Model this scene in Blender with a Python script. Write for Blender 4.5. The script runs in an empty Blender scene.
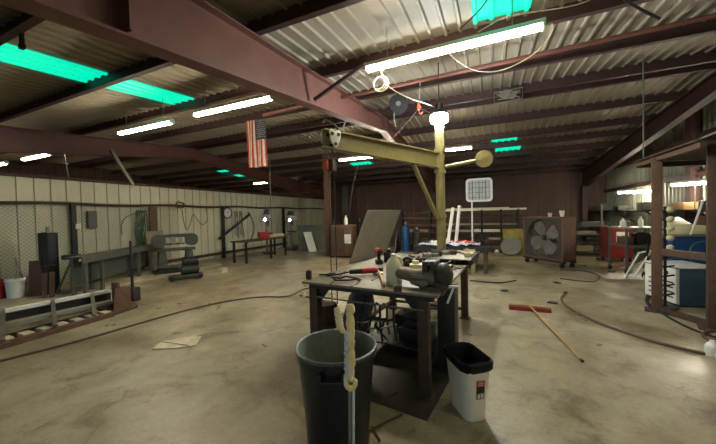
import bpy, bmesh, math, random
from math import sin, cos, pi, radians, sqrt
from mathutils import Vector, Matrix
random.seed(7)
S = bpy.context.scene
COL = S.collection
V = Vector
# ------------------------------------------------------------------ camera
FPX = 300.0
PSI, PIT, ROL, CZ = radians(23.75), radians(-1.3), radians(1.37), 1.6
fw = V((-sin(PSI)*cos(PIT), cos(PSI)*cos(PIT), sin(PIT)))
r0 = V((cos(PSI), sin(PSI), 0)); u0 = r0.cross(fw)
rr = cos(ROL)*r0 - sin(ROL)*u0
uu = sin(ROL)*r0 + cos(ROL)*u0
CAM = V((0, 0, CZ))
cd = bpy.data.cameras.new('camera'); co = bpy.data.objects.new('camera', cd); COL.objects.link(co)
cd.sensor_fit = 'HORIZONTAL'; cd.sensor_width = 36; cd.lens = 36*FPX/716; cd.clip_start = .05; cd.clip_end = 300
M = Matrix((rr, uu, -fw)).transposed().to_4x4(); M.translation = CAM
co.matrix_world = M
S.camera = co
def on(x, y, ax, val):            # survey helper: photo point -> place on an axis plane
    d = fw + rr*((x-358)/FPX) + uu*((222-y)/FPX)
    return CAM + d*((val-CAM[ax])/d[ax])
def fl(x, y, z=0.0): return on(x, y, 2, z)
def oY(x, y, v): return on(x, y, 1, v)
def oX(x, y, v): return on(x, y, 0, v)

# ------------------------------------------------------------------ materials
def s2l(c): return tuple(((v/255)/12.92 if v/255 <= .04045 else ((v/255+.055)/1.055)**2.4) for v in c)
MATS = {}
def mat(name, rgb, rough=.6, metal=0, rgb2=None, scale=6, amt=.6, bump=0, spec=.4, stretch=None):
    if name in MATS: return MATS[name]
    m = bpy.data.materials.new(name); m.use_nodes = True
    nt = m.node_tree; b = nt.nodes['Principled BSDF']
    b.inputs['Roughness'].default_value = rough; b.inputs['Metallic'].default_value = metal
    b.inputs['Specular IOR Level'].default_value = spec
    a = s2l(rgb)
    if rgb2 is None: rgb2 = tuple(v*.78 for v in rgb)
    tc = nt.nodes.new('ShaderNodeTexCoord'); nz = nt.nodes.new('ShaderNodeTexNoise')
    src = tc.outputs['Object']
    if stretch:
        mp = nt.nodes.new('ShaderNodeMapping'); mp.inputs['Scale'].default_value = stretch
        nt.links.new(src, mp.inputs['Vector']); src = mp.outputs['Vector']
    nz.inputs['Scale'].default_value = scale; nz.inputs['Detail'].default_value = 6
    nz.inputs['Roughness'].default_value = .65
    rp = nt.nodes.new('ShaderNodeValToRGB')
    rp.color_ramp.elements[0].position = .5-amt*.35; rp.color_ramp.elements[1].position = .5+amt*.35
    rp.color_ramp.elements[0].color = (*s2l(rgb2), 1); rp.color_ramp.elements[1].color = (*a, 1)
    nt.links.new(src, nz.inputs['Vector']); nt.links.new(nz.outputs['Fac'], rp.inputs['Fac'])
    nt.links.new(rp.outputs['Color'], b.inputs['Base Color'])
    if bump:
        bp = nt.nodes.new('ShaderNodeBump'); bp.inputs['Strength'].default_value = bump; bp.inputs['Distance'].default_value = .02
        nt.links.new(nz.outputs['Fac'], bp.inputs['Height']); nt.links.new(bp.outputs['Normal'], b.inputs['Normal'])
    MATS[name] = m; return m
def emis(name, rgb, st, base=(230, 230, 230)):
    if name in MATS: return MATS[name]
    m = bpy.data.materials.new(name); m.use_nodes = True
    b = m.node_tree.nodes['Principled BSDF']
    b.inputs['Base Color'].default_value = (*s2l(base), 1)
    b.inputs['Emission Color'].default_value = (*rgb, 1); b.inputs['Emission Strength'].default_value = st
    MATS[name] = m; return m

def floor_material():
    m = bpy.data.materials.new('stained_concrete'); m.use_nodes = True
    nt = m.node_tree; N = nt.nodes; L = nt.links; b = N['Principled BSDF']
    tc = N.new('ShaderNodeTexCoord')
    def noise(sc, det=8, rg=.6, dist=0):
        n = N.new('ShaderNodeTexNoise'); n.inputs['Scale'].default_value = sc; n.inputs['Detail'].default_value = det
        n.inputs['Roughness'].default_value = rg; n.inputs['Distortion'].default_value = dist
        L.new(tc.outputs['Object'], n.inputs['Vector']); return n
    def ramp(n, stops):
        r = N.new('ShaderNodeValToRGB'); e = r.color_ramp.elements
        e[0].position, e[0].color = stops[0][0], (*s2l(stops[0][1]), 1)
        e[1].position, e[1].color = stops[-1][0], (*s2l(stops[-1][1]), 1)
        for p, c in stops[1:-1]:
            q = e.new(p); q.color = (*s2l(c), 1)
        L.new(n.outputs['Fac'], r.inputs['Fac']); return r
    def mix(a, c, fac, mode='MULTIPLY'):
        x = N.new('ShaderNodeMix'); x.data_type = 'RGBA'; x.blend_type = mode; x.inputs[0].default_value = fac
        L.new(a, x.inputs[6]); L.new(c, x.inputs[7]); return x.outputs[2]
    big = ramp(noise(.55, 9, .62, .6), [(.3, (112, 100, 78)), (.48, (150, 139, 112)), (.68, (184, 175, 150))])
    med = ramp(noise(2.6, 10, .68, .8), [(.33, (172, 164, 150)), (.47, (232, 229, 222)), (.7, (255, 255, 255))])
    spot = ramp(noise(1.1, 12, .72, 1.6), [(.30, (120, 110, 100)), (.39, (226, 223, 218)), (.44, (255, 255, 255))])
    fine = ramp(noise(28, 6, .7), [(.3, (222, 220, 214)), (.6, (255, 255, 255))])
    c = mix(big.outputs['Color'], med.outputs['Color'], .9)
    c = mix(c, spot.outputs['Color'], .9); c = mix(c, fine.outputs['Color'], .8)
    L.new(c, b.inputs['Base Color'])
    rn = noise(1.4, 6, .6); rm = N.new('ShaderNodeMapRange')
    rm.inputs['From Min'].default_value = .3; rm.inputs['From Max'].default_value = .7
    rm.inputs['To Min'].default_value = .24; rm.inputs['To Max'].default_value = .52
    L.new(rn.outputs['Fac'], rm.inputs['Value']); L.new(rm.outputs['Result'], b.inputs['Roughness'])
    bp = N.new('ShaderNodeBump'); bp.inputs['Strength'].default_value = .15; bp.inputs['Distance'].default_value = .01
    L.new(noise(9).outputs['Fac'], bp.inputs['Height']); L.new(bp.outputs['Normal'], b.inputs['Normal'])
    return m

m_beam = mat('red_oxide_paint', (122, 80, 70), .55, 0, (98, 62, 54), 3, .9)
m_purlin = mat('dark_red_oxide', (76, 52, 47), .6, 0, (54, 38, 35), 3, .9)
m_sheet = mat('galvanised_sheet', (160, 150, 130), .6, .05, (136, 127, 108), 2.2, .9, 0, .3, (1, .15, 1))
m_white_wall = mat('off_white_sheet', (216, 212, 184), .5, 0, (184, 182, 154), 1.6, 1, 0, .4, (1, 1, .4))
m_back_wall = mat('brown_sheet', (98, 78, 64), .7, 0, (80, 62, 52), 1.3, 1)
m_right_wall = mat('grey_green_sheet', (146, 148, 128), .55, .1, (116, 120, 104), 1.4, 1)
m_rust = mat('rusty_steel', (92, 70, 54), .7, .2, (60, 46, 37), 9, .9)
m_rust2 = mat('brown_rust', (106, 77, 57), .75, .1, (72, 52, 40), 7, .9)
m_dark = mat('dark_steel', (56, 54, 50), .5, .4, (38, 36, 34), 8, .9)
m_black = mat('black_paint', (24, 24, 25), .5)
m_rubber = mat('black_rubber', (30, 29, 28), .7)
m_steel = mat('bare_steel', (142, 138, 128), .4, .6, (104, 98, 88), 7, .9)
m_greysteel = mat('grey_painted_steel', (104, 104, 94), .55, .2, (78, 78, 70), 5, .9)
m_plate = mat('mill_plate', (150, 146, 130), .45, .3, (118, 112, 98), 3, .9)
m_olive = mat('olive_yellow_paint', (150, 140, 92), .5, 0, (118, 108, 70), 6, .9)
m_white = mat('white_paint', (226, 224, 214), .5, 0, (200, 198, 186), 6, .8)
m_cream = mat('cream_plastic', (226, 216, 172), .45, 0, (204, 192, 146), 8, .8)
m_red = mat('red_paint', (190, 44, 40), .45, 0, (140, 32, 30), 8, .8)
m_blue = mat('blue_paint', (24, 74, 124), .45, 0, (18, 54, 92), 5, .8)
m_teal = mat('dark_teal_paint', (52, 78, 92), .5, 0, (40, 60, 72), 5, .8)
m_wood = mat('raw_wood', (164, 132, 92), .7, 0, (126, 96, 64), 6, .9, 0, .3, (1, 1, .2))
m_card = mat('cardboard', (206, 196, 168), .8, 0, (160, 146, 116), 9, .8)
m_tape = mat('yellow_tape', (226, 200, 112), .6, 0, (222, 214, 186), 14, .4)
m_hose = mat('brown_hose', (98, 74, 60), .65)
m_greenhose = mat('green_hose', (62, 88, 70), .6)
m_wire = mat('white_wire', (214, 206, 184), .5)
m_orange = mat('orange_red_hook', (206, 96, 62), .5)
m_yellow = mat('yellow_paint', (150, 134, 56), .6)
m_paper = mat('paper', (224, 222, 214), .8)
m_conc = mat('pale_concrete', (170, 160, 132), .75, 0, (134, 124, 100), 2.4, .9)
m_tube = emis('lit_tube', (1.0, .88, .68), 26)
m_hot = emis('lit_tube_bright', (1.0, .90, .72), 62)
m_far = emis('lit_tube_far', (1.0, .90, .72), 55)
m_led = emis('lit_led', (.86, .94, 1.0), 200)
m_sky = emis('green_skylight', (.0, .60, .36), .42, (20, 170, 130))
m_task = emis('lit_work_lamp', (.95, .97, 1.0), 14)

# ------------------------------------------------------------------ mesh building
class MB:
    def __init__(s): s.bm = bmesh.new(); s.mi = 0
    def _f(s, vs):
        try:
            f = s.bm.faces.new(vs); f.material_index = s.mi; return f
        except ValueError: return None
    def box(s, c, size, rot=None):
        c = V(c); hx, hy, hz = size[0]/2, size[1]/2, size[2]/2
        v = []
        for z in (-hz, hz):
            for x, y in ((-hx, -hy), (hx, -hy), (hx, hy), (-hx, hy)):
                p = V((x, y, z))
                if rot: p = rot @ p
                v.append(s.bm.verts.new(c+p))
        for q in ((3, 2, 1, 0), (4, 5, 6, 7), (0, 1, 5, 4), (1, 2, 6, 5), (2, 3, 7, 6), (3, 0, 4, 7)): s._f([v[i] for i in q])
        return s
    def frame(s, p0, p1, up=V((0, 0, 1))):
        d = (V(p1)-V(p0)); d.normalize()
        if abs(d.dot(up)) > .98: up = V((0, 1, 0))
        x = d.cross(up).normalized(); y = x.cross(d).normalized()
        return d, x, y
    def bar(s, p0, p1, w, h=None, up=V((0, 0, 1))):
        h = h or w; p0 = V(p0); p1 = V(p1); d, x, y = s.frame(p0, p1, up)
        return s.loft([[p+x*a*w/2+y*b*h/2 for a, b in ((-1, -1), (1, -1), (1, 1), (-1, 1))] for p in (p0, p1)])
    def loft(s, rings, closed=True, caps=True):
        R = [[s.bm.verts.new(V(p)) for p in r] for r in rings]
        n = len(R[0])
        for a, b in zip(R, R[1:]):
            for i in range(n if closed else n-1):
                j = (i+1) % n; s._f([a[i], a[j], b[j], b[i]])
        if caps and closed:
            s._f(R[0][::-1]); s._f(R[-1])
        return s
    def ibeam(s, p0, p1, w, h0, h1, t=.02, up=V((0, 0, 1))):   # p = centre of the top flange; h = depth at each end
        p0 = V(p0); p1 = V(p1); d, x, y = s.frame(p0, p1, up)
        q0 = p0-V((0, 0, h0)); q1 = p1-V((0, 0, h1))
        s.bar(p0-V((0, 0, t/2)), p1-V((0, 0, t/2)), w, t); s.bar(q0, q1, w, t)
        s.loft([[p0+x*t/3, p0-x*t/3, q0-x*t/3, q0+x*t/3], [p1+x*t/3, p1-x*t/3, q1-x*t/3, q1+x*t/3]]); return s
    def cyl(s, p0, p1, r, r2=None, seg=14, caps=True):
        r2 = r if r2 is None else r2; p0 = V(p0); p1 = V(p1); d, x, y = s.frame(p0, p1)
        return s.loft([[p+(x*cos(2*pi*i/seg)+y*sin(2*pi*i/seg))*q for i in range(seg)] for p, q in ((p0, r), (p1, r2))], True, caps)
    def tube(s, pts, r, seg=7, closed=False, smooth=0):
        P = [V(p) for p in pts]
        for _ in range(smooth):
            Q = [P[0]]
            for a, b in zip(P, P[1:]): Q += [a*.75+b*.25, a*.25+b*.75]
            P = Q+[P[-1]]
        rings = []; n = len(P); x = None
        for i, p in enumerate(P):
            a = P[i-1] if (i or closed) else P[0]; b = P[(i+1) % n] if (i < n-1 or closed) else P[-1]
            d = (b-a)
            if d.length < 1e-7: d = V((0, 0, 1))
            d.normalize()
            if x is None:
                up = V((0, 0, 1)) if abs(d.z) < .9 else V((1, 0, 0)); x = d.cross(up).normalized()
            else:
                x = x-d*x.dot(d); x = x.normalized() if x.length > 1e-6 else d.orthogonal().normalized()
            y = x.cross(d)
            rr_ = r[round(i*(len(r)-1)/max(1, n-1))] if isinstance(r, (list, tuple)) else r
            rings.append([p+(x*cos(2*pi*k/seg)+y*sin(2*pi*k/seg))*rr_ for k in range(seg)])
        if closed: rings.append(rings[0]); return s.loft(rings, True, False)
        return s.loft(rings)
    def lathe(s, prof, c=(0, 0, 0), seg=28, sx=1, sy=1, caps=False):
        c = V(c)
        return s.loft([[c+V((r*cos(2*pi*i/seg)*sx, r*sin(2*pi*i/seg)*sy, z)) for i in range(seg)] for r, z in prof], True, caps)
    def ell(s, c, r, rot=None, seg=14, rings=9):
        c = V(c); L = []
        for j in range(rings+1):
            a = -pi/2+pi*j/rings; ring = []
            for i in range(seg):
                p = V((cos(a)*cos(2*pi*i/seg)*r[0]+1e-5, cos(a)*sin(2*pi*i/seg)*r[1], sin(a)*r[2]))
                ring.append(c+(rot @ p if rot else p))
            L.append(ring)
        return s.loft(L)
    def prism(s, pts, vec):
        vec = V(vec); return s.loft([[V(p) for p in pts], [V(p)+vec for p in pts]])
    def rbox(s, c, size, r, axis='z', n=4):       # box with rounded corners seen along an axis
        w, d, h = size; P = []
        for qx, qy, a0 in ((1, 1, 0), (-1, 1, 90), (-1, -1, 180), (1, -1, 270)):
            for k in range(n+1):
                a = radians(a0+90*k/n); P.append((qx*(w/2-r)+r*cos(a), qy*(d/2-r)+r*sin(a)))
        c = V(c)
        def T(x, y, z):
            return c+(V((x, y, z)) if axis == 'z' else V((x, z, y)) if axis == 'y' else V((z, x, y)))
        return s.loft([[T(x, y, -h/2) for x, y in P], [T(x, y, h/2) for x, y in P]])
    def build(s, name, m, parent=None, loc=None, rz=0, bevel=0, smooth=True, label=None):
        bmesh.ops.remove_doubles(s.bm, verts=s.bm.verts, dist=1e-6)
        bmesh.ops.recalc_face_normals(s.bm, faces=s.bm.faces)
        if bevel:
            ed = [e for e in s.bm.edges if len(e.link_faces) == 2 and e.calc_face_angle(0) > .6]
            bmesh.ops.bevel(s.bm, geom=ed, offset=bevel, segments=2, affect='EDGES', profile=.6, clamp_overlap=True)
        me = bpy.data.meshes.new(name); s.bm.to_mesh(me); s.bm.free()
        for q in (m if isinstance(m, (list, tuple)) else [m]): me.materials.append(q)
        if smooth:
            me.polygons.foreach_set('use_smooth', [True]*len(me.polygons)); me.set_sharp_from_angle(angle=radians(38))
        o = bpy.data.objects.new(name, me); COL.objects.link(o)
        if parent: o.parent = parent
        if loc is not None: o.location = loc
        o.rotation_euler.z = rz
        if label: o['label'] = label
        return o
def tag(o, label, cat, group=None, kind=None):
    o['label'] = label; o['category'] = cat
    if group: o['group'] = group
    if kind: o['kind'] = kind
    return o
def thing(name, label, cat, loc=(0, 0, 0), rz=0, group=None):
    o = bpy.data.objects.new(name, None); COL.objects.link(o); o.empty_display_size = .1
    o.location = loc; o.rotation_euler.z = rz
    return tag(o, label, cat, group)
def struct(o): o['kind'] = 'structure'; return o
def RZ(a): return Matrix.Rotation(a, 3, 'Z')
def RX(a): return Matrix.Rotation(a, 3, 'X')
def RY(a): return Matrix.Rotation(a, 3, 'Y')

# ------------------------------------------------------------------ room shell
XL, XW, XR, YB, YF, YR = -18.5, -10.0, 5.1, 17.8, -5.0, 7.9
SL = .083
def roofz(y): return 3.6+SL*y if y <= YR else 3.6+2*SL*YR-SL*y       # underside of the purlins
b = MB(); b.box(((XL+XR)/2, (YF+YB)/2, -.1), (XR-XL+.4, YB-YF+.4, .2)); struct(b.build('floor', floor_material(), smooth=False))
def ribbed(x0, x1, period, top, low):
    pts = []; x = x0
    while x < x1:
        for dx, h in ((0, low), (.62, low), (.70, top), (.86, top), (.94, low)):
            if x+dx*period <= x1: pts.append((x+dx*period, h))
        x += period
    pts.append((x1, low)); return pts
b = MB()
prof = ribbed(XL, XR, .2, -.032, 0)
b.loft([[V((x, y, roofz(y)+.20+h)) for x, h in prof] for y in (YF, YR, YB)], False, False)
struct(b.build('ceiling', m_sheet, smooth=False))
def wall_sheet(name, m, ax, val, a0, a1, z0, z1, period=.25, d=.03):
    b = MB(); P = ribbed(a0, a1, period, d, 0)
    f = (lambda a, h, z: V((val+h, a, z))) if ax == 0 else (lambda a, h, z: V((a, val+h, z)))
    b.loft([[f(a, h, z) for a, h in P] for z in (z0, z1)], False, False)
    return struct(b.build(name, m, smooth=False))
b = MB(); P = []; y = .5
while y < YB-.4: P += [(y, 0), (y+.25, 0), (y+.257, -.035), (y+.285, -.035), (y+.292, 0)]; y += .3
b.loft([[V((XW+h, a, z)) for a, h in P] for z in (0, 2.68)], False, False)
struct(b.build('wall_left', m_white_wall, smooth=False))
wall_sheet('wall_right', m_right_wall, 0, XR, YF, YB, 0, 4.45, .2, -.03)
wall_sheet('wall_back', m_back_wall, 1, YB, XL, XR, 0, 3.75, .6, -.012)
wall_sheet('wall_far_left', m_back_wall, 0, XL, YF, YB, 0, 4.4, .3, .03)
# concrete curb along the left wall
b = MB(); b.prism([(-9.96, .6, 0), (-8.30, .6, 0), (-8.25, 4.4, 0), (-8.35, 7.4, 0), (-9.96, 8.6, 0)], (0, 0, .06)); struct(b.build('trim_1', m_conc, bevel=.01))
tn = [1]
def trim(b, m, **k):
    tn[0] += 1; return struct(b.build('trim_%d' % tn[0], m, **k))
# frames: tapered rafters and their rear columns
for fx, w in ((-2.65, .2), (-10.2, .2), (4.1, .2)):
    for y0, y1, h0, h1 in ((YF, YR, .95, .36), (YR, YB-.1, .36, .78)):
        b = MB(); b.ibeam((fx, y0, roofz(y0)-.022), (fx, y1, roofz(y1)-.022), w, h0, h1, .022); trim(b, m_beam if fx < 0 else m_purlin, smooth=False)  # right rafter: its shade is put into the colour by the darker purlin paint
    b = MB()
    for dy in (-.25, .2): b.box((fx, YB-.35+dy, 1.4), (.2, .02, 2.8))
    b.box((fx, YB-.37, 1.4), (.014, .44, 2.8)); trim(b, m_purlin, smooth=False)
# web stiffeners and splice plates on the middle rafter
for y in (1.47, 7.86):
    h = .95+(.36-.95)*(y-YF)/(YR-YF)
    b = MB(); b.box((-2.585, y, roofz(y)-h/2-.01), (.11, .02, h-.05)); trim(b, m_beam, smooth=False)
# Z purlins, one object each
PY = [-3.2, -1.6, -.1, 1.62, 2.95, 4.55, 6.05, 7.66, 8.08, 9.5, 10.95, 12.0, 13.3, 14.5, 15.8, 17.0]
for y in PY:
    z = roofz(y); b = MB()
    x0, x1 = XL+.05, XR-.1
    b.box(((x0+x1)/2, y, z+.09), (x1-x0, .008, .21)); b.box(((x0+x1)/2, y-.04, z-.016), (x1-x0, .08, .008)); b.box(((x0+x1)/2, y+.035, z+.192), (x1-x0, .07, .008))
    b.box(((x0+x1)/2, y-.077, z-.005), (x1-x0, .006, .022))
    trim(b, m_purlin, smooth=False)
# screw heads under the roof seam
b = MB()
for i in range(46):
    x = -6.5+i*.25
    b.cyl((x, 4.43, roofz(4.43)+.19), (x, 4.43, roofz(4.43)+.165), .012, seg=6)
trim(b, m_steel)
# fly braces between purlin and rafter
for y, x1 in ((4.45, -1.75), (8.2, -1.9)):
    h = .36 if y > 7 else .95+(.36-.95)*(y-YF)/(YR-YF)
    b = MB(); b.bar((-2.57, y-.25, roofz(y)-h+.02), (x1, y, roofz(y)+.02), .05, .05); trim(b, m_purlin, smooth=False)
    b = MB(); b.bar((-2.73, y-.25, roofz(y)-h+.02), (-5.3-x1, y, roofz(y)+.02), .05, .05); trim(b, m_purlin, smooth=False)
# sag rod / strut between the frames
b = MB(); b.cyl((-4.6, 5.35, roofz(5.4)-.16), (4.0, 5.35, roofz(5.4)-.02), .035, seg=8); trim(b, m_beam)
# girts on right wall, eave beam and rail on the left wall
for z, h in ((3.42, .16), (2.45, .12)):
    b = MB(); b.box((XR-.1, (YF+YB)/2, z), (.12, YB-YF-.2, h)); trim(b, m_purlin, smooth=False)
b = MB(); b.bar((XW+.02, .5, 2.72), (XW+.02, YB-.05, 2.72), .09, .07); trim(b, m_rust, smooth=False)
b = MB(); b.tube([(XW+.1, y, 2.07+.02*sin(y*2.1)) for y in [i*.5+.6 for i in range(34)]], .035, 8); trim(b, m_rust)
for y in (4.15, 8.9, 12.8):
    b = MB(); b.box((XW+.12, y, 1.04), (.1, .1, 2.08)); trim(b, m_dark, smooth=False)
b = MB(); b.box((XW+.06, (.6+8.6)/2+4.5, .2), (.05, 8, .1)); trim(b, m_rust, smooth=False)
b = MB(); p = fl(329, 256); b.box((p.x, p.y, roofz(p.y)/2), (.2, .2, roofz(p.y))); trim(b, m_rust2, smooth=False)
b = MB(); p = oY(346, 210, 17.2); b.box((p.x, p.y, 1.75), (.42, .3, 3.5)); trim(b, m_greysteel, smooth=False)
b = MB(); b.bar(oX(111, 150, -9.8), oX(133, 185, -9.8), .07); trim(b, m_steel)
# translucent green roof panels
def skylight(n, x0, x1, y0, y1):
    b = MB(); P = [(x, h) for x, h in ribbed(XL, XR, .2, -.032, 0) if x0 <= x <= x1]
    for dz in (0,):
        b.loft([[V((x, y, roofz(y)+.185+h)) for x, h in P] for y in (y0, y1)], False, False)
    struct(b.build('window_%d' % n, m_sky, smooth=False))
for i, a in enumerate([(-6.42, -5.58, 1.66, 2.93), (-6.42, -5.58, 3.0, 4.5), (-.25, .55, 1.5, 4.40), (.08, 1.0, 11.02, 11.9), (.12, 1.1, 12.08, 13.2),
                       (-13.3, -12.3, 11.05, 11.95), (-13.3, -12.3, 12.1, 13.2), (-5.95, -4.95, 12.6, 13.2)]): skylight(i+1, *a)

# ------------------------------------------------------------------ lamps
def tube_lamp(label, c, length, ang=0, stand=None, tm=None, tr=.019):
    t = thing('fluorescent_lamp', label, 'lamp', c, ang, 'fluorescent lamps under the roof' if not stand else 'fluorescent lamps along the right wall')
    b = MB(); b.prism([(-length/2-.03, -.05, .03), (-length/2-.03, .05, .03), (-length/2-.03, .035, .085), (-length/2-.03, -.035, .085)], (length+.06, 0, 0)); b.build('housing', m_white, t)
    for dy in (-.024, .024):
        b = MB(); b.cyl((-length/2, dy, 0), (length/2, dy, 0), tr, seg=10); b.build('tube', tm or m_tube, t)
    for e in (-1, 1):
        b = MB(); b.box((e*(length/2+.012), 0, .01), (.022, .11, .06)); b.build('end_cap', m_white, t)
    if stand:
        b = MB(); b.cyl((0, .0, .08), (0, .0, -stand), .014, seg=8); b.build('stand', m_steel, t)
    else:
        for e in (-1, 1):
            b = MB(); b.cyl((e*length*.36, 0, .08), (e*length*.36, 0, roofz(c[1])-c[2]+.16), .006, seg=5); b.build('hanger', m_steel, t)
    return t
tube_lamp('long lit fluorescent lamp over the jib crane at top centre', (-.48, 3.85, 3.58), 2.05, radians(-1))
tube_lamp('lit fluorescent lamp beside the green roof panel, left one of the pair', (-6.78, 4.12, 3.57), 1.75)
tube_lamp('lit fluorescent lamp above the hanging flag, right one of the pair', (-4.2, 4.05, 3.57), 1.8)
tube_lamp('lit fluorescent lamp seen just under the jib crane arm', (-3.75, 9.3, 3.5), 1.95, tm=m_far)
tube_lamp('lit fluorescent lamp seen just right of the crane post', (-.9, 9.5, 3.5), .85, tm=m_far)
tube_lamp('lit fluorescent lamp over the white left wall, nearer one', (-11.7, 4.15, 3.45), 1.5)
tube_lamp('lit fluorescent lamp at the left picture edge behind the white wall', (-14.6, 4.15, 3.45), 2.0)
tube_lamp('small lit fluorescent lamp far behind the white left wall', (-11.4, 12.9, 3.47), .9, tm=m_far)
for k, (x, y) in enumerate(((3.0, 1.2),)):  # lamp added out of view to brighten the foreground
    tube_lamp('added unseen fluorescent lamp behind the viewpoint for front light', (x, y, 3.35), 2.0)
p = oX(634, 192, 4.62); tube_lamp('lit fluorescent lamp on a thin stand left of the brown rack post', p, .85, radians(-8), p.z-1.545, m_hot, .032)
p = oX(695, 183.5, 4.55); tube_lamp('lit fluorescent lamp on a thin stand right of the brown rack post', p, .8, radians(-40), p.z-1.545, m_hot, .032)

# ------------------------------------------------------------------ jib crane
PYj = 5.25
pb = oY(441.5, 250, PYj); pb.z = 0
jx, jy = pb.x, PYj
zt = oY(441, 122, PYj).z; za = oY(441, 153, PYj).z; zb2 = oY(440, 168, PYj).z
tip = fl(322, 129, za)
jib = thing('jib_crane', 'olive yellow jib crane with round post behind the work table', 'crane', (jx, jy, 0))
b = MB(); b.cyl((0, 0, 0), (0, 0, zt-.02), .076, seg=20); b.build('post', m_olive, jib)
for z in (za+.04, zb2-.06, oY(439, 216, PYj).z):
    b = MB(); b.cyl((0, 0, z-.03), (0, 0, z+.03), .098, seg=20); b.build('collar', m_olive, jib)
b = MB(); b.box((0, 0, .012), (.42, .42, .024)); b.build('base_plate', m_rust, jib)
tl = tip-V((jx, jy, 0)); td = V((tl.x, tl.y, 0)).normalized()
b = MB(); b.ibeam((td.x*.09, td.y*.09, za), (tl.x, tl.y, za), .12, za-zb2, .21, .018); b.build('arm', m_olive, jib, smooth=False)
a0 = V((tl.x, tl.y, 0))*.30
b = MB(); b.cyl((a0.x, a0.y, zb2), (td.x*.09, td.y*.09, oY(439, 219, PYj).z), .036, seg=12); b.build('brace', m_olive, jib)
dc = oY(484, 159, 5.3)-V((jx, jy, 0))
b = MB(); b.cyl((.09, .02, zb2+.02), dc, .03, seg=10); b.build('counter_arm', m_olive, jib)
b = MB(); cdv = (CAM-V((jx, jy, 0))-dc).normalized(); b.cyl(dc-cdv*.03, dc+cdv*.03, .135, seg=28); b.cyl(dc+cdv*.03, dc+cdv*.05, .05, seg=16); b.build('counter_disc', m_olive, jib, bevel=.006)
# lamp hanging over the post
lam = thing('high_bay_lamp', 'round bright white lamp hanging right above the crane post', 'lamp', (jx, jy, zt+.0))
b = MB(); b.lathe([(.001, .0), (.13, .0), (.145, .03), (.145, .1), (.001, .12)], seg=28); b.build('lens', m_led, lam)
b = MB(); b.lathe([(.001, .122), (.14, .122), (.12, .17), (.08, .2), (.07, .3), (.001, .3)], seg=24); b.build('heat_sink', m_black, lam)
b = MB(); b.cyl((0, 0, .3), (0, 0, roofz(jy)+.1-zt), .008, seg=6); b.build('hanging_rod', m_dark, lam)
# trolley, chain hoist
tp = tip.lerp(V((jx, jy, za)), .05); 
tr = thing('hoist_trolley', 'white heart shaped trolley plate clamped on the end of the crane arm', 'trolley', (tp.x, tp.y, za-.22))
nrm = V((td.y, -td.x, 0)); nrm = nrm if nrm.dot(CAM-tp) > 0 else -nrm
sd = -td
for s_, nm in ((1, 'front_plate'), (-1, 'rear_plate')):
    b = MB(); P = [(x*.62, z*.66+.1) for x, z in [(-.14, .12), (-.1, .18), (-.03, .16), (0, .13), (.03, .16), (.1, .18), (.14, .12), (.11, -.02), (.03, -.14), (-.03, -.14), (-.11, -.02)]]
    b.prism([sd*x+V((0, 0, z))+nrm*(.085*s_) for x, z in P], nrm*.012*s_); b.build(nm, m_white, tr, bevel=.003)
for x, z, q in ((-.045, .16, .022), (.045, .16, .022), (0, .045, .02)):
    b = MB(); b.cyl(sd*x+V((0, 0, z))-nrm*.09, sd*x+V((0, 0, z))+nrm*.105, q, seg=14); b.build('wheel', m_dark, tr)
hh = thing('chain_hoist', 'rusty orange chain hoist hanging from the crane trolley', 'hoist', (tp.x, tp.y, za-.42))
b = MB(); b.rbox((0, 0, .0), (.1, .14, .1), .03, 'y'); b.build('body', m_rust, hh)
b = MB(); b.rbox((0, 0, 0), (.06, .13, .08), .025, 'y'); 
o = b.build('cover', m_orange, hh); o.location = td*.075
b = MB(); b.tube([(0, 0, .05), (0, 0, .12), (.02, 0, .17), (0, 0, .22)], .01, 6); b.build('hook', m_dark, hh)
for s_ in (-1, 1):
    b = MB(); p0 = sd*(s_*.04)
    n_ = 74
    for i in range(n_):
        z = -.06-i*.022; a = i % 2
        b.box(p0+V((0, 0, z)), (.011 if a else .005, .005 if a else .011, .028))
    b.build('chain', m_dark, hh, smooth=False)
# small stud bracket on the arm
b = MB(); q = tip.lerp(V((jx, jy, za)), .12); b.tube([(0, 0, 0), (-.1, 0, .12), (-.22, 0, .2), (-.26, 0, .17)], .016, 6); b.tube([(0, 0, 0), (.06, 0, .14)], .01, 6)
tag(b.build('cable_hook', m_steel, loc=q), 'bent steel cable hook standing on top of the crane arm', 'hook')

# ------------------------------------------------------------------ main welding table
TC = V((-1.00, 3.73, 0)); TR = radians(-4.5); TW, TD, TZ = 1.40, 2.4, .93
def T(u, v, z=0): return TC+RZ(TR) @ V((u*TW/2, v*TD/2, z))     # table coordinates -1..1
tb = thing('welding_table', 'rusty steel work table in the centre carrying the bench vise', 'table', TC, TR)
b = MB(); b.box((0, 0, TZ-.0125), (TW, TD, .025)); b.build('tabletop', mat('worn_plate_top', (134, 124, 104), .45, .2, (84, 74, 60), 5, .9), tb, bevel=.004)
for sx, sy, w, d in ((0, -1, TW-.1, .04), (0, 1, TW-.1, .04), (-1, 0, .04, TD-.1), (1, 0, .04, TD-.1)):
    b = MB(); b.box((sx*(TW/2-.08), sy*(TD/2-.08), TZ-.05), (w, d, .05)); b.build('apron', m_dark, tb)
for sx in (-1, 1):
    for sy in (-1, 1):
        b = MB(); x, y = sx*(TW/2-(.15 if sx > 0 else .09)), sy*(TD/2-.11); b.box((x, y, (TZ-.025)/2), (.095, .095, TZ-.03)); b.box((x, y, .006), (.15, .15, .012)); b.build('leg', m_rust, tb, bevel=.006)
        b = MB(); b.prism([(x-sx*.05, y-.01, TZ-.03), (x-sx*.22, y-.01, TZ-.03), (x-sx*.05, y-.01, TZ-.24)], (0, .02, 0)); b.build('gusset', m_dark, tb)
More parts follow.
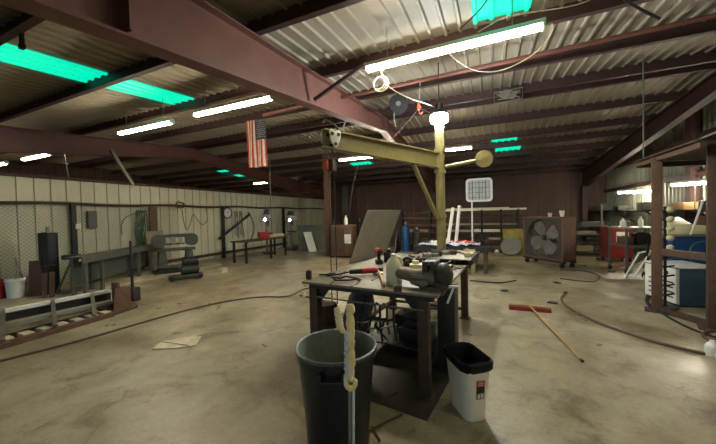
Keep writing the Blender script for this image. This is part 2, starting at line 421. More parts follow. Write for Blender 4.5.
b = MB(); b.cyl((-TW/2+.14, -TD/2+.06, TZ-.16), (TW/2-.14, -TD/2+.06, TZ-.16), .009, seg=8); b.build('hanging_rail', m_steel, tb)
b = MB(); b.box((.1, -.1, .14), (TW-.6, TD-1.5, .02)); b.build('lower_shelf', m_dark, tb)
b = MB(); b.bar((-TW/2+.09, -TD/2+.11, .14), (-TW/2+.09, TD/2-.11, .14), .04); b.build('stretcher', m_rust, tb)
b = MB(); b.bar((-TW/2+.09, TD/2-.11, .14), (TW/2-.15, TD/2-.11, .14), .04); b.build('stretcher', m_rust, tb)
# floor plate
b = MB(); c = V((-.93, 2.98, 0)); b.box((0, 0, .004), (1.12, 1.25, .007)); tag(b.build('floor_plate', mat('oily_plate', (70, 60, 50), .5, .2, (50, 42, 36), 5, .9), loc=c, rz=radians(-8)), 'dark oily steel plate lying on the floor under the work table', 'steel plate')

# bench vise
vp = fl(424, 288, TZ); vp.z = TZ
vi = thing('bench_vise', 'big worn grey bench vise on the front right corner of the work table', 'vise', vp, radians(-8))
m_vise = mat('worn_vise_iron', (134, 124, 108), .6, .1, (78, 70, 60), 9, .9)
m_vd = mat('dark_vise_iron', (74, 64, 54), .55, .1, (44, 38, 33), 7, .9)
b = MB(); b.cyl((.08, .05, 0), (.08, .05, .03), .14, .13, seg=24); b.cyl((.08, .05, .03), (.08, .05, .08), .09, .07, seg=20); b.build('base', m_vd, vi)
b = MB(); b.tube([(-.27, 0, .115), (-.24, 0, .115), (-.1, 0, .105), (.0, 0, .1), (.1, .02, .1)], [.034, .05, .062, .075, .078], 16); b.build('sliding_jaw_body', m_vise, vi)
b = MB(); b.tube([(-.1, -.055, .06), (.02, -.08, .055), (.06, -.08, .07)], [.02, .035, .02], 10); b.build('cast_rib', m_vise, vi)
b = MB(); b.ell((.165, .03, .125), (.088, .11, .11)); b.tube([(.12, .03, .06), (.2, .03, .02)], .09, 14); b.build('fixed_body', m_vd, vi)
b = MB(); b.box((.1, .02, .215), (.045, .17, .08)); b.build('rear_jaw', m_vd, vi, bevel=.012)
b = MB(); b.box((.03, .02, .2), (.05, .17, .1)); b.build('front_jaw', m_vd, vi, bevel=.012)
b = MB(); b.box((.066, .02, .235), (.012, .15, .03)); b.build('jaw_plate', m_steel, vi)
b = MB(); b.cyl((-.26, 0, .115), (-.31, 0, .115), .026, seg=14); b.build('screw', m_dark, vi)
b = MB(); b.box((-.02, -.074, .115), (.12, .012, .028)); b.build('side_strip', m_steel, vi)
b = MB(); b.cyl((.29, -.1, .06), (.245, -.14, -.07), .009, seg=8); b.build('bar_handle', m_white, vi); b = MB(); b.cyl((.25, -.1, .06), (.33, -.1, .065), .013, seg=8); b.build('handle_end', m_white, vi)
b = MB(); b.cyl((.2, .0, .06), (.3, -.1, .05), .016, seg=8); b.build('handle_boss', m_vd, vi)
b = MB(); p = fl(449, 330); p = V((oY(448, 310, 3.15).x, 3.15, .0)); b.box((0, 0, .43), (.17, .2, .86)); b.box((0, 0, .01), (.26, .28, .02)); tag(b.build('vise_pedestal', m_dark, loc=p, rz=TR, bevel=.006), 'dark square steel pedestal under the vise corner of the work table', 'pedestal')
# white jug
def jug(loc, label, h=.3, r=.085, mm=None):
    t = thing('plastic_jug', label, 'jug', loc, .5)
    b = MB(); b.loft([[V((a*r*w, c_*r*w, z*h)) for a, c_ in [(cos(k*pi/10)*(1 if abs(cos(k*pi/10)) < .75 else .93), sin(k*pi/10)*(1 if abs(sin(k*pi/10)) < .75 else .93)) for k in range(20)]] for w, z in ((.93, 0), (1, .04), (1, .55), (.95, .65), (.7, .8), (.34, .9), (.3, .94))]); b.build('body', mm or m_cream, t)
    b = MB(); b.cyl((0, 0, h*.935), (0, 0, h), r*.34, seg=14); b.build('cap', m_white, t)
    b = MB(); b.tube([(r*.3, 0, h*.9), (r*.8, 0, h*.88), (r*1.06, 0, h*.7), (r*.98, 0, h*.55)], r*.13, 7, smooth=1); b.build('handle', mm or m_cream, t)
    return t
p = fl(394, 284, TZ); jug(p, 'tall cloudy cream plastic jug standing on the work table left of the vise', .29, .082, mat('milky_plastic', (222, 216, 184), .4, 0, (206, 198, 160), 4, .8))
# cream canister
p = fl(418, 277, TZ); t = thing('canister', 'squat cream canister with dark holes behind the vise', 'canister', p, .3)
b = MB(); b.rbox((0, 0, .07), (.17, .12, .14), .03); b.build('body', m_cream, t, bevel=.01)
b = MB(); b.cyl((-.02, 0, .14), (-.02, 0, .175), .04, .03, seg=14); b.build('spout', m_cream, t)
b = MB(); 
for x in (-.05, .05): b.cyl((x, -.058, .09), (x, -.064, .09), .013, seg=10)
b.build('vent', m_black, t)
# angle grinder
p = fl(362, 275, TZ); g = thing('angle_grinder', 'red angle grinder with a dark handle lying on the work table', 'grinder', p, radians(28))
b = MB(); b.cyl((-.14, 0, .04), (.04, 0, .045), .024, .03, seg=14); b.build('grip', m_black, g)
b = MB(); b.cyl((0, 0, .045), (.13, 0, .05), .032, .03, seg=14); b.ell((.14, 0, .05), (.045, .036, .033)); b.build('motor_housing', m_red, g)
b = MB(); b.cyl((.18, 0, .012), (.18, 0, .022), .062, seg=24); b.build('disc', m_steel, g)
b = MB(); b.tube([(-.14, 0, .04), (-.22, .03, .02), (-.36, -.02, .008), (-.42, .06, .008), (-.33, .12, .01), (-.28, .05, .014), (-.36, .0, .02), (-.48, .08, .008)], .008, 6, smooth=2); b.build('cable', m_rubber, g)
p = fl(345, 281, TZ); b = MB(); b.tube([(.16*cos(a)*(1+.1*sin(3*a)), .07*sin(a)*(1+.2*cos(2*a)), .012+.006*(i % 5)) for i, a in enumerate([k*.42 for k in range(44)])], .008, 6); tag(b.build('coiled_cable', m_rubber, loc=p), 'tangled black cable heaped near the front left edge of the work table', 'cable')
# red and black drill
p = fl(379, 264, TZ); d = thing('power_drill', 'red and black power drill standing behind the cream jug', 'drill', p, radians(35))
b = MB(); b.box((0, 0, .03), (.08, .11, .06)); b.build('battery', m_black, d, bevel=.01)
b = MB(); b.box((0, .0, .1), (.045, .06, .1)); b.build('handle', m_black, d, bevel=.012)
b = MB(); b.cyl((0, .09, .18), (0, -.06, .18), .036, seg=14); b.build('motor_housing', m_red, d)
b = MB(); b.cyl((0, -.06, .18), (0, -.12, .18), .026, .014, seg=12); b.build('chuck', m_dark, d)
b = MB(); b.rbox((0, 0, .0), (.13, .1, .14), .02); b.cyl((0, 0, .07), (0, 0, .11), .03, seg=10); p = fl(389, 262, TZ); p.z = TZ+.07; tag(b.build('battery_charger', m_dark, loc=p, bevel=.008), 'black tool battery charger between the drill and the cream jug', 'charger')
# hammer, rods, blocks
p0, p1 = fl(378, 272, TZ), fl(384, 288, TZ)
h = thing('hammer', 'hammer with a pale wooden handle lying on the work table left of the jug', 'hammer', p1)
dv = p0-p1; dv.z = 0
b = MB(); b.cyl((0, 0, .02), dv+V((0, 0, .025)), .015, .013, seg=10); b.build('handle', m_wood, h)
nn = V((-dv.y, dv.x, 0)).normalized(); b = MB(); b.cyl(dv-nn*.06+V((0, 0, .03)), dv+nn*.06+V((0, 0, .03)), .022, seg=10); b.build('head', m_dark, h)
for lab, x, y, sz, mm in (('small rusty square block on the work table just left of the vise', 398, 291, (.07, .06, .05), m_rust2), ('dark steel block on the front left corner of the work table', 309, 279, (.05, .05, .09), m_dark)):
    b = MB(); b.box((0, 0, sz[2]/2), sz); b.cyl((0, 0, sz[2]), (0, 0, sz[2]+.008), sz[0]*.28, seg=10); tag(b.build('steel_block', mm, loc=fl(x, y, TZ), rz=.2, bevel=.004), lab, 'block')
for k, (x0, y0, x1, y1, lab) in enumerate(((372, 281, 379, 277, 'short thin steel rod pointing at the hammer on the work table'), (352, 287, 362, 279, 'thin steel rod under the red grinder on the work table'), (330, 285, 345, 272, 'long thin dark rod at the left of the cable heap on the table'))):
    b = MB(); p0 = fl(x0, y0, TZ); b.cyl((0, 0, .008), fl(x1, y1, TZ)-p0+V((0, 0, .008)), .007, seg=8); tag(b.build('steel_rod', m_steel if k < 2 else m_dark, loc=p0), lab, 'rod')
p = fl(407, 265, TZ); t = thing('tape_roll', 'round dark roll of tape beside the cream canister', 'tape roll', p, .4)
b = MB(); b.cyl((0, -.02, .055), (0, .03, .055), .055, seg=22); b.build('roll', m_dark, t); b = MB(); b.cyl((0, -.021, .055), (0, -.024, .055), .028, seg=16); b.build('core', m_steel, t)
# steel offcuts
m_scr = [m_plate, m_rust, m_steel, m_card, m_dark]
i = 0
for k in range(58):
    u, v = random.uniform(-.1, .95), random.uniform(.0, .95)
    if u > .35 and .15 < v < .9 and k % 3: v = random.uniform(-.05, .15)
    if u < .1 and v > .6: continue
    p = T(u, v, TZ); b = MB(); kind = k % 4
    if kind == 0: b.prism([(-.08, -.03, 0), (.09, -.04, 0), (.07, .05, 0), (-.05, .04, 0)], (0, 0, .012))
    elif kind == 1: b.box((0, 0, .02), (.15, .045, .005)); b.box((0, .02, .021), (.15, .005, .042))
    elif kind == 2: b.lathe([(.022, 0), (.05, 0), (.05, .03), (.022, .03), (.022, 0)], seg=16)
    else: b.bar((-.1, 0, .011), (.1, .02, .06), .022)
    o = b.build('steel_offcut', m_scr[k % 5], loc=p, rz=random.uniform(0, 3), bevel=.002)
    tag(o, 'small steel offcut scattered on the rear right half of the work table', 'offcut', 'steel offcuts on the work table')
p = T(.62, .62, TZ); st = thing('scrap_tray', 'pale steel tray full of offcuts at the rear right of the work table', 'tray', p, TR)
b = MB(); b.box((0, 0, .065), (.66, .78, .012)); b.build('tray_plate', m_plate, st)
for x in (-.3, .3):
    b = MB(); b.box((x, 0, .03), (.05, .74, .058)); b.build('runner', m_dark, st)
b = MB(); b.box((.325, 0, .06), (.012, .78, .06)); b.build('side_lip', m_dark, st)
for k in range(16):
    x, y = random.uniform(-.28, .28), random.uniform(-.34, .34); q = p+RZ(TR) @ V((x, y, .072)); b = MB()
    if k % 3 == 0: b.lathe([(.03, 0), (.065, 0), (.065, .05), (.03, .05), (.03, 0)], seg=16)
    elif k % 3 == 1: b.box((0, 0, .03), (.16, .05, .006)); b.box((0, .022, .03), (.16, .006, .06))
    else: b.prism([(-.09, -.03, 0), (.09, -.05, 0), (.06, .06, 0), (-.05, .05, 0)], (0, 0, .03))
    tag(b.build('steel_offcut', m_scr[k % 5], loc=q, rz=random.uniform(0, 3), bevel=.002), 'small steel offcut lying on the tray at the rear right of the work table', 'offcut', 'steel offcuts on the tray')
# clamps hanging from the rail
for k in range(5):
    u = [-.02, .1, .17, .27, .36][k]; p = T(u, -.945, TZ-.16)
    t = thing('hanging_clamp', 'dark steel clamp hanging on the rail under the work table front', 'clamp', p, random.uniform(-.5, .5), 'clamps on the table rail')
    L = [.34, .28, .38, .26, .32][k]
    b = MB(); b.tube([(-.02, 0, -.01), (0, 0, .014), (.03, 0, -.01), (.03, 0, -L*.5), (.05, 0, -L)], .011, 6); b.build('frame', [m_dark, m_steel, m_dark, m_rust, m_dark][k], t)
    b = MB(); b.tube([(.03, .0, -.12), (-.06, 0, -.14), (-.09, 0, -L*.75), (-.03, 0, -L*.95)], .012, 6); b.build('jaw', m_dark, t)
    b = MB(); b.cyl((-.09, -.02, -L*.6), (.06, .02, -L*.55), .008, seg=6); b.build('screw', m_steel, t)
# things under the table
t = thing('rusty_drum', 'round rusty brown drum under the left end of the work table', 'drum', fl(327, 351), 0)
b = MB(); b.lathe([(.001, 0), (.145, 0), (.155, .03), (.155, .5), (.12, .57), (.001, .58)], seg=26); b.build('body', m_rust2, t)
b = MB(); b.lathe([(.154, .36), (.162, .375), (.154, .39)], seg=26); b.build('hoop', m_rust, t)
t = thing('grey_canister', 'dark grey round canister leaning under the front of the work table', 'canister', fl(349, 356), 0)
b = MB(); ax = V((.1, .25, .56)); o0 = V((0, 0, .13)); b.tube([o0, o0+ax*.05, o0+ax*.85, o0+ax*.97, o0+ax], [.1, .15, .16, .12, .05], 20); b.build('body', m_greysteel if False else mat('charcoal_paint', (74, 74, 74), .5), t)
b = MB(); b.cyl((0, 0, 0), (0, 0, .14), .15, .15, seg=18); b.build('foot_ring', m_dark, t)
for k, (u, v, sx, sy, sz, lab, nm) in enumerate(((.25, -.35, .36, .26, .14, 'dark tool case on the lower shelf of the work table', 'tool_case'), (-.1, .45, .3, .3, .16, 'black crate on the rear of the lower shelf under the work table', 'storage_crate'))):
    t = thing(nm, lab, 'case', T(u*.9+.1, v*.4-.08, .15), TR)
    b = MB(); b.box((0, 0, sz/2), (sx, sy, sz)); b.build('body', m_black, t, bevel=.012)
    b = MB(); b.tube([(-.07, 0, sz), (-.07, 0, sz+.04), (.07, 0, sz+.04), (.07, 0, sz)], .01, 6); b.build('handle', m_dark, t)

# ------------------------------------------------------------------ black bin, pole, waste basket
bc = V((-1.0, 1.84, 0))
bn = thing('trash_can', 'big round black plastic trash can in the foreground', 'trash can', bc, 0)
m_bin = mat('black_bin_plastic', (34, 36, 37), .42, 0, (26, 27, 28), 6, .9)
b = MB(); b.lathe([(.001, 0), (.205, 0), (.215, .02), (.232, .30), (.238, .31), (.262, .62), (.270, .625), (.273, .68)], seg=48); b.build('body', m_bin, bn)
b = MB(); b.lathe([(.272, .676), (.284, .68), (.286, .70), (.276, .705), (.266, .70), (.266, .68)], seg=48); b.build('rim', mat('scuffed_rim', (92, 94, 90), .4, 0, (46, 48, 48), 12, .7), bn)
b = MB(); b.lathe([(.266, .70), (.256, .62), (.226, .31), (.21, .14), (.19, .03), (.001, .03)], seg=40); b.build('dusty_inside', mat('dusty_plastic', (136, 140, 120), .7, 0, (70, 74, 64), 4, .8), bn, label='dusty grey inside of the can')
for a in (-68, 112):
    a = radians(a); b = MB(); R_ = RZ(a+pi/2)
    b.box(R_ @ V((0, -.288, .585)), (.15, .03, .02), R_)
    for s_ in (-1, 1): b.box(R_ @ V((s_*.07, -.278, .61)), (.018, .05, .06), R_)
    b.build('grip_handle', m_bin, bn, bevel=.004)
# tape wrapped pole
p0 = V((-.735, 1.42, .0)); top = oY(343, 302, 1.80); midp = oY(346, 366, 1.47)
base = oY(352, 460, 1.36); base.z = 0
base = V((oY(349, 440, 1.38).x, 1.38, 0))
top2 = oY(350, 304, 1.56)
pw = thing('wrapped_pole', 'pole wrapped in yellow and white tape leaning on the front of the black trash can', 'pole', base)
tt = top2-base; 
b = MB(); b.cyl((0, 0, 0), tt*.7, .013, seg=12); b.build('shaft', m_steel, pw)
def wrap(a, c, r0, seed):
    rn = random.Random(seed); n_ = 22
    return [a.lerp(c, k/n_)+V((rn.uniform(-.004, .004), rn.uniform(-.004, .004), 0)) for k in range(n_+1)], [r0*rn.uniform(.85, 1.2) for k in range(n_+1)]
b = MB(); P, Rr = wrap(tt*.62, tt*1.0, .023, 3); b.tube(P, Rr, 10); b.build('tape_wrap', m_tape, pw)
b = MB(); q0 = oY(337, 307, 1.55)-base; q1 = oY(341, 331, 1.52)-base; P, Rr = wrap(q1, q0, .021, 5); b.tube(P, Rr, 10); b.tube([q1, q1.lerp(tt*.85, .5), tt*.8], .012, 8); b.build('short_prong', m_tape, pw)
b = MB(); P, Rr = wrap(tt*.63+V((-.012, -.012, 0)), tt*.86+V((-.01, -.012, 0)), .018, 9); b.tube(P, Rr, 9); b.build('white_wrap', m_paper, pw)
b = MB(); c0 = tt*.63
b.tube([c0+V((-.02, -.02, .01)), c0+V((-.0, -.045, -.02)), c0+V((.03, -.04, -.03)), c0+V((.045, -.02, .0)), c0+V((.03, -.03, .03))], [.012, .016, .016, .014, .008], 7, smooth=1); b.build('tape_curl', m_tape, pw)
b = MB(); b.tube([tt*.62+V((.02, 0, 0)), tt*.2+V((.022, -.012, 0)), V((.03, -.0, .0))], .007, 6); b.build('thin_strip', m_paper, pw)
# waste basket
wb = thing('waste_basket', 'small white waste basket with a black bag beside the work table leg', 'waste basket', V((-.185, 2.54, 0)), radians(-56)); wb.scale = (1.03, 1.03, 1.1)
def rrect(w, d, r, z, n=5):
    P = []
    for qx, qy, a0 in ((1, 1, 0), (-1, 1, 90), (-1, -1, 180), (1, -1, 270)):
        for k in range(n+1):
            a = radians(a0+90*k/n); P.append(V((qx*(w/2-r)+r*cos(a), qy*(d/2-r)+r*sin(a), z)))
    return P
b = MB(); b.loft([rrect(.27, .17, .06, 0), rrect(.275, .175, .06, .01), rrect(.345, .235, .07, .40)], True, False); b.loft([rrect(.27, .17, .06, 0), rrect(.26, .16, .05, .004)], True, True); b.build('body', mat('ivory_plastic', (226, 218, 194), .4, 0, (212, 202, 176), 4, .8), wb)
b = MB(); rg = random.Random(4)
def rag(w, d, r, z, am):
    return [p+V((rg.uniform(-am, am), rg.uniform(-am, am), rg.uniform(-am, am))) for p in rrect(w, d, r, z, 5)]
b.loft([rag(.345, .235, .07, .355, .006), rag(.375, .262, .075, .38, .005), rag(.385, .27, .075, .42, .003), rag(.36, .245, .07, .432, .003), rag(.33, .215, .06, .41, .004), rag(.27, .16, .05, .25, .01), rag(.2, .1, .04, .14, .01), rag(.01, .006, .002, .06, .0)], True, False)
b.build('black_bag', mat('bin_bag', (22, 22, 24), .5, 0, (16, 16, 18), 9, .9, .3, .12), wb)
def ex(z): return (.275+(.345-.275)*z/.4)/2+.003
for nm, z0, z1, mm in (('red_label_band', .255, .30, m_red), ('dark_label_band', .21, .255, m_black), ('yellow_label_band', .165, .21, m_yellow)):
    b = MB(); b.prism([(ex(z0), -.02, z0), (ex(z0), .045, z0), (ex(z1), .045, z1), (ex(z1), -.02, z1)], (.0015, 0, 0)); b.build(nm, mm, wb, smooth=False)
b = MB()
for k in range(3): b.box((ex(.28)+.002, .012, .292-k*.012), (.003, .04, .004))
b.box((ex(.19)+.0025, .0, .188), (.003, .014, .026)); b.box((ex(.19)+.0025, .026, .19), (.003, .016, .03)); b.build('label_marks', m_paper, wb, smooth=False)
# bent rods on floor
for pts, lab in (([(372, 400), (380, 406), (388, 398), (398, 394)], 'bent dark rod with a hooked end on the floor beside the black can'), ([(368, 433), (385, 424), (402, 416)], 'straight thin dark rod on the floor right of the black can'), ([(380, 442), (372, 428)], 'short dark rod stub on the floor right of the black can')):
    b = MB(); P = [fl(*q)+V((0, 0, .012)) for q in pts]; b.tube([q-P[0]+V((0, 0, .012)) for q in P], .009, 7, smooth=1); o = b.build('bent_rod', m_rust, loc=(P[0].x, P[0].y, 0)); tag(o, lab, 'rod')

# ------------------------------------------------------------------ floor things, middle
bl, br, be = fl(509, 309), fl(551, 312.5), fl(581, 361)
bm_ = (bl+br)/2
pbm = thing('push_broom', 'push broom with red bristles and a long pale handle lying on the floor', 'broom', bm_)
dx_ = (br-bl); dx_.z = 0; L_ = dx_.length; dx_.normalize()
b = MB(); b.bar(-dx_*L_/2+V((0, 0, .075)), dx_*L_/2+V((0, 0, .075)), .075, .035); b.build('head', m_wood, pbm, bevel=.006)
b = MB(); b.bar(-dx_*L_/2+V((0, 0, .03)), dx_*L_/2+V((0, 0, .03)), .09, .058); b.build('bristles', mat('red_bristles', (150, 38, 34), .8, 0, (96, 26, 24), 40, .9), pbm)
b = MB(); b.cyl(V((0, 0, .085)), be-bm_+V((0, 0, .016)), .014, seg=10); b.build('handle', m_wood, pbm)
b = MB(); b.cyl(be-bm_+V((0, 0, .016)), (be-bm_)*1.02+V((0, 0, .015)), .017, seg=10); b.build('end_cap', m_dark, pbm)
def hose(pts, r, m, name, lab, cat='hose', smooth=2, end=None):
    P = [(fl(*q) if len(q) == 2 else V(q)) for q in pts]; o0 = V((P[0].x, P[0].y, 0))
    P = [q-o0+V((0, 0, r)) for q in P]
    b = MB(); b.tube(P, r, 8, smooth=smooth)
    if end:
        t = thing(name, lab, cat, o0); b.build('tubing', m, t)
        b = MB(); d_ = (P[0]-P[1]).normalized(); b.cyl(P[0]-d_*.01, P[0]+d_*.12, r*1.7, r*1.3, seg=10); b.build('coupling', m_dark, t); return t
    return tag(b.build(name, m, loc=o0), lab, cat)
hose([(565, 294), (560, 300), (566, 307), (582, 316), (604, 326), (640, 339), (680, 350), (740, 362)], .017, m_hose, 'air_hose', 'brown hose curving over the floor from the broom to the right edge', end=True)
hose([(648, 296), (646, 304), (656, 312), (680, 318), (705, 324), (735, 330)], .022, m_rubber, 'air_hose', 'thick dark hose lying along the foot of the brown rack')
hose([(736, 336), (712, 331), (700, 336), (712, 343), (740, 345)], .02, m_hose, 'air_hose', 'looped hose end on the floor beside the white bottle')
hose([(650, 305), (664, 316), (690, 330), (716, 339)], .016, m_dark, 'power_cable', 'dark cable curving round the foot of the brown rack post', 'cable')
hose([(0, 362), (60, 347), (110, 333), (150, 321), (190, 310), (225, 302), (262, 297), (290, 298), (301, 290), (315, 288)], .015, m_hose, 'air_hose', 'long brown hose snaking over the floor on the left')
hose([(300, 296), (330, 302), (345, 316)], .012, m_dark, 'power_cable', 'short dark cable on the floor under the left end of the work table', 'cable')
hose([(560, 279), (575, 281), (596, 283), (601, 276), (585, 271), (560, 270)], .012, m_dark, 'power_cable', 'thin cable looping on the floor in front of the fan cart', 'cable')
hose([(600, 268), (622, 266), (636, 262)], .012, m_orange, 'power_cable', 'orange cable on the floor leading to the red cabinet', 'cable')
hose([(470, 281), (500, 284), (516, 281)], .014, m_dark, 'power_cable', 'dark cable on the floor right of the rear table', 'cable')
p = fl(304, 297); b = MB(); b.lathe([(.001, 0), (.035, 0), (.045, .03), (.03, .08), (.014, .1), (.001, .1)], seg=14); tag(b.build('paper_cup', m_card, loc=p), 'small crumpled tan cup on the floor left of the work table', 'cup')
p = fl(712, 356); jug(p, 'clear white plastic bottle on the floor at the right edge', .17, .06, m_white)
p = fl(222, 272); b = MB(); b.prism([(-.3, -.1, 0), (.0, -.16, 0), (.3, -.02, 0), (.2, .14, 0), (-.2, .12, 0)], (0, 0, .01)); b.prism([(-.15, -.08, .01), (.1, -.1, .01), (.12, .08, .01), (-.1, .08, .01)], (.03, .02, .12)); tag(b.build('paper_scrap', m_card, loc=p), 'crumpled pale paper on the floor near the left wall', 'paper')
# flattened cardboard
cb = [fl(152, 350), fl(162, 342), fl(201, 337), fl(196, 346), fl(176, 349)]
b = MB(); o0 = cb[0]; b.prism([q-o0+V((0, 0, .001)) for q in cb], (0, 0, .012)); b.prism([cb[1]-o0+V((.05, -.02, .013)), cb[2]-o0+V((-.1, -.02, .013)), cb[3]-o0+V((-.1, 0, .013)), cb[4]-o0+V((.1, .1, .013))], (0, 0, .01))
tag(b.build('cardboard_sheet', m_card, loc=o0), 'flattened scrap of pale cardboard on the floor', 'cardboard')
for k, (x, y, lab) in enumerate(((552, 303, 'dark scrap on the floor beside the broom head'), (504, 291, 'dark scrap on the floor beyond the broom'), (557, 283, 'dark scrap on the floor in front of the fan cart'), (612, 272, 'dark scrap on the floor below the red cabinet'))):
    b = MB(); b.prism([(-.08, -.04, 0), (.07, -.06, 0), (.09, .03, 0), (-.03, .06, 0)], (0, 0, .02)); tag(b.build('steel_scrap', m_dark, loc=fl(x, y), rz=k), lab, 'scrap')

# ------------------------------------------------------------------ left side: low steel frame on the floor
N0, N1 = fl(0, 349), fl(113, 316); M0, M1 = fl(0, 324, .2), fl(112, 300, .2); F0, F1 = fl(0, 311, .3), fl(110, 290, .3)
fr = thing('steel_skid', 'long low steel frame with a rusty bent end lying on the floor at the left', 'steel frame', (N1.x, N1.y, 0))
O = V((N1.x, N1.y, 0))
def ext(a, c, k): return a+(a-c)*k
for nm, a, c, w, h, z, mm in (('near_beam', N0, N1, .10, .07, .036, m_rust2), ('middle_beam', M0, M1, .16, .05, .175, m_plate), ('far_beam', F0, F1, .12, .05, .29, m_white)):
    a2 = ext(a, c, .45)-O; c2 = c-O; a2.z = c2.z = z
    b = MB(); b.bar(a2, c2, w, h)
    b.build(nm, mm, fr, smooth=False)
    if nm == 'far_beam':
        b = MB(); b.bar(a2+V((0, 0, -.145)), c2+V((0, 0, -.145)), .05, .2); b.build('beam_web', m_dark, fr, smooth=False)  # far beam's light top edge and shadow side painted as white bar and dark web
b = MB(); a2 = ext(N0, N1, .45)-O; a2.z = .02; c2 = N1-O; c2.z = .02; b.bar(a2+V((-.3, 0, 0)), c2+V((-.3, 0, 0)), .5, .012); b.build('bottom_plate', m_dark, fr, smooth=False)
for k in (.02, .42, .8):
    q0 = N0.lerp(N1, k)-O; q1 = F0.lerp(F1, k)-O; q0.z = .1; q1.z = .31
    b = MB(); b.bar(q0, q1, .05, .03); b.build('cross_bar', m_steel, fr, smooth=False)
e0, e1, e2 = fl(112, 316)-O, fl(134, 303)-O, fl(120, 290)-O
b = MB(); b.prism([(0, .0, .0), (-.1, .45, 0), (-.62, .62, 0), (-.72, .38, 0), (-.7, .1, 0)], (0, 0, .05)); b.build('end_foot', m_rust, fr, bevel=.01)
b = MB(); b.prism([(.02, .0, .05), (-.1, .34, .05), (-.1, .34, .42), (-.02, .06, .46)], (-.03, 0, 0)); b.prism([(-.2, .2, .05), (-.6, .3, .05), (-.62, .3, .46), (-.24, .2, .5)], (0, .04, 0)); b.build('end_plate', m_rust2, fr)
up = fl(131.5, 294)-O
b = MB(); b.bar(V((up.x*.55, up.y*.7, .05)), V((up.x*.55, up.y*.7, 1.2)), .055, .03); b.build('upright', m_black, fr, bevel=.004)
b = MB(); b.box((up.x*.55+.05, up.y*.7, .14), (.18, .14, .26)); b.build('bracket', m_dark, fr, bevel=.01)
for k in range(7):
    q = N0.lerp(N1, .04+k*.145).lerp(M0.lerp(M1, .04+k*.145), .3); b = MB(); b.box((0, 0, .03), (.17, .11, .06))
    o = b.build('wood_block', m_card, loc=(q.x, q.y, .028), rz=.05*(k % 3), bevel=.004)
    tag(o, 'pale wood block set between the beams of the low steel frame', 'wood block', 'wood blocks on the steel frame')

# buckets, panels
def bucket(loc, lab, mm, r=.15, h=.38):
    t = thing('bucket', lab, 'bucket', loc)
    b = MB(); b.lathe([(.001, .005), (r*.86, .0), (r, h), (r*.96, h), (r*.83, .02), (.001, .02)], seg=28); b.build('body', mm, t)
    b = MB(); b.lathe([(r*.985, h-.06), (r*1.06, h-.055), (r*1.06, h-.035), (r*1.0, h-.03)], seg=28); b.build('rim', mm, t)
    b = MB(); b.tube([(-r*1.05, 0, h-.05), (-r*1.0, .06, h-.12), (0, r*1.25, h-.2), (r*1.0, .06, h-.12), (r*1.05, 0, h-.05)], .005, 6, smooth=2); b.build('bail', m_steel, t)
    return t
bucket((-9.32, 2.62, .06), 'red plastic bucket at the left picture edge against the wall', m_red)
bk = fl(17, 297, .06); bucket(bk, 'white plastic bucket beside the red bucket', m_white, .165, .4)
b = MB(); b.tube([(0, 0, 0), (.03, .05, .5), (.02, .05, .8)], .012, 6); b.tube([(.02, .05, .8), (.06, .12, .4), (.05, .14, .0)], .012, 6)
tag(b.build('bent_rod', m_steel, loc=bk+V((0, -.05, .03))), 'thin bent rod standing in the white bucket', 'rod')
p = fl(50.5, 293, .06)
t = thing('steel_locker', 'tall narrow black steel locker with a thin band by the left wall', 'locker', p, radians(4))
b = MB(); b.rbox((0, 0, .67), (.3, .26, 1.3), .08); b.build('body', m_black, t)
b = MB(); b.rbox((0, 0, .62), (.306, .266, .02), .08); b.build('band', m_rust2, t); b = MB(); b.cyl((0, 0, 1.32), (0, 0, 1.45), .03, seg=10); b.box((0, 0, 1.325), (.2, .1, .02)); b.build('top_valve', m_steel, t)
b = MB(); b.box((0, 0, .01), (.26, .22, .02)); b.build('plinth', m_dark, t)
for x, y, w, h, lab in ((37, 296, .26, .74, 'brown steel sheet leaning beside the white bucket'), (45, 295.5, .08, .5, 'short brown strip leaning on the black locker, left of two'), (52, 295, .08, .52, 'short brown strip leaning on the black locker, right of two')):
    p = fl(x, y, .06)+V((.3 if w < .2 else 0, -.12 if w < .2 else 0, 0)); a = radians(80)
    b = MB(); b.box((0, .06, h/2), (w, .015, h), RX(radians(-10))); tag(b.build('leaning_sheet', (mat('maroon_sheet', (84, 54, 46), .6) if w > .2 else m_rust2), loc=p, rz=radians(55)), lab, 'sheet')

# workbench on the left wall
w0, w1 = fl(80, 257, .87), fl(161, 243, .87); O = V((w0.x, w0.y, .03)); wd = (w1-w0); wl = wd.length; ang = math.atan2(wd.y, wd.x)
t = thing('workbench', 'long grey steel workbench standing along the white left wall', 'workbench', O, ang)
b = MB(); b.box((wl/2, .12, .83), (wl, .32, .02)); b.box((wl/2, -.04, .76), (wl, .02, .13)); b.build('tabletop', m_greysteel, t)
for x in (.12, .62, wl*.62, wl-.15):
    for y in (0.0, .22):
        b = MB(); b.box((x, y, .42), (.07, .06, .82)); b.build('leg', m_greysteel, t)
b = MB(); b.bar((.12, .02, .25), (.62, .02, .25), .05); b.build('stretcher', m_dark, t)
b = MB(); b.box((wl/2, .26, .45), (wl*.9, .02, .5)); b.build('back_panel', m_greysteel, t)
t = thing('pipe_stand', 'short stand with one pale leg and a dark clamp head by the workbench end', 'stand', fl(73, 291, .06), .6)
b = MB(); b.cyl((.05, 0, .0), (0, 0, .72), .04, .035, seg=12); b.build('pale_leg', m_white, t)
for a in (2.2, 4.1):
    b = MB(); b.cyl((.28*cos(a), .28*sin(a), 0), (0, 0, .7), .022, seg=8); b.build('leg', m_greysteel, t)
b = MB(); b.rbox((0, 0, .76), (.34, .12, .1), .03); b.build('clamp_head', m_dark, t)
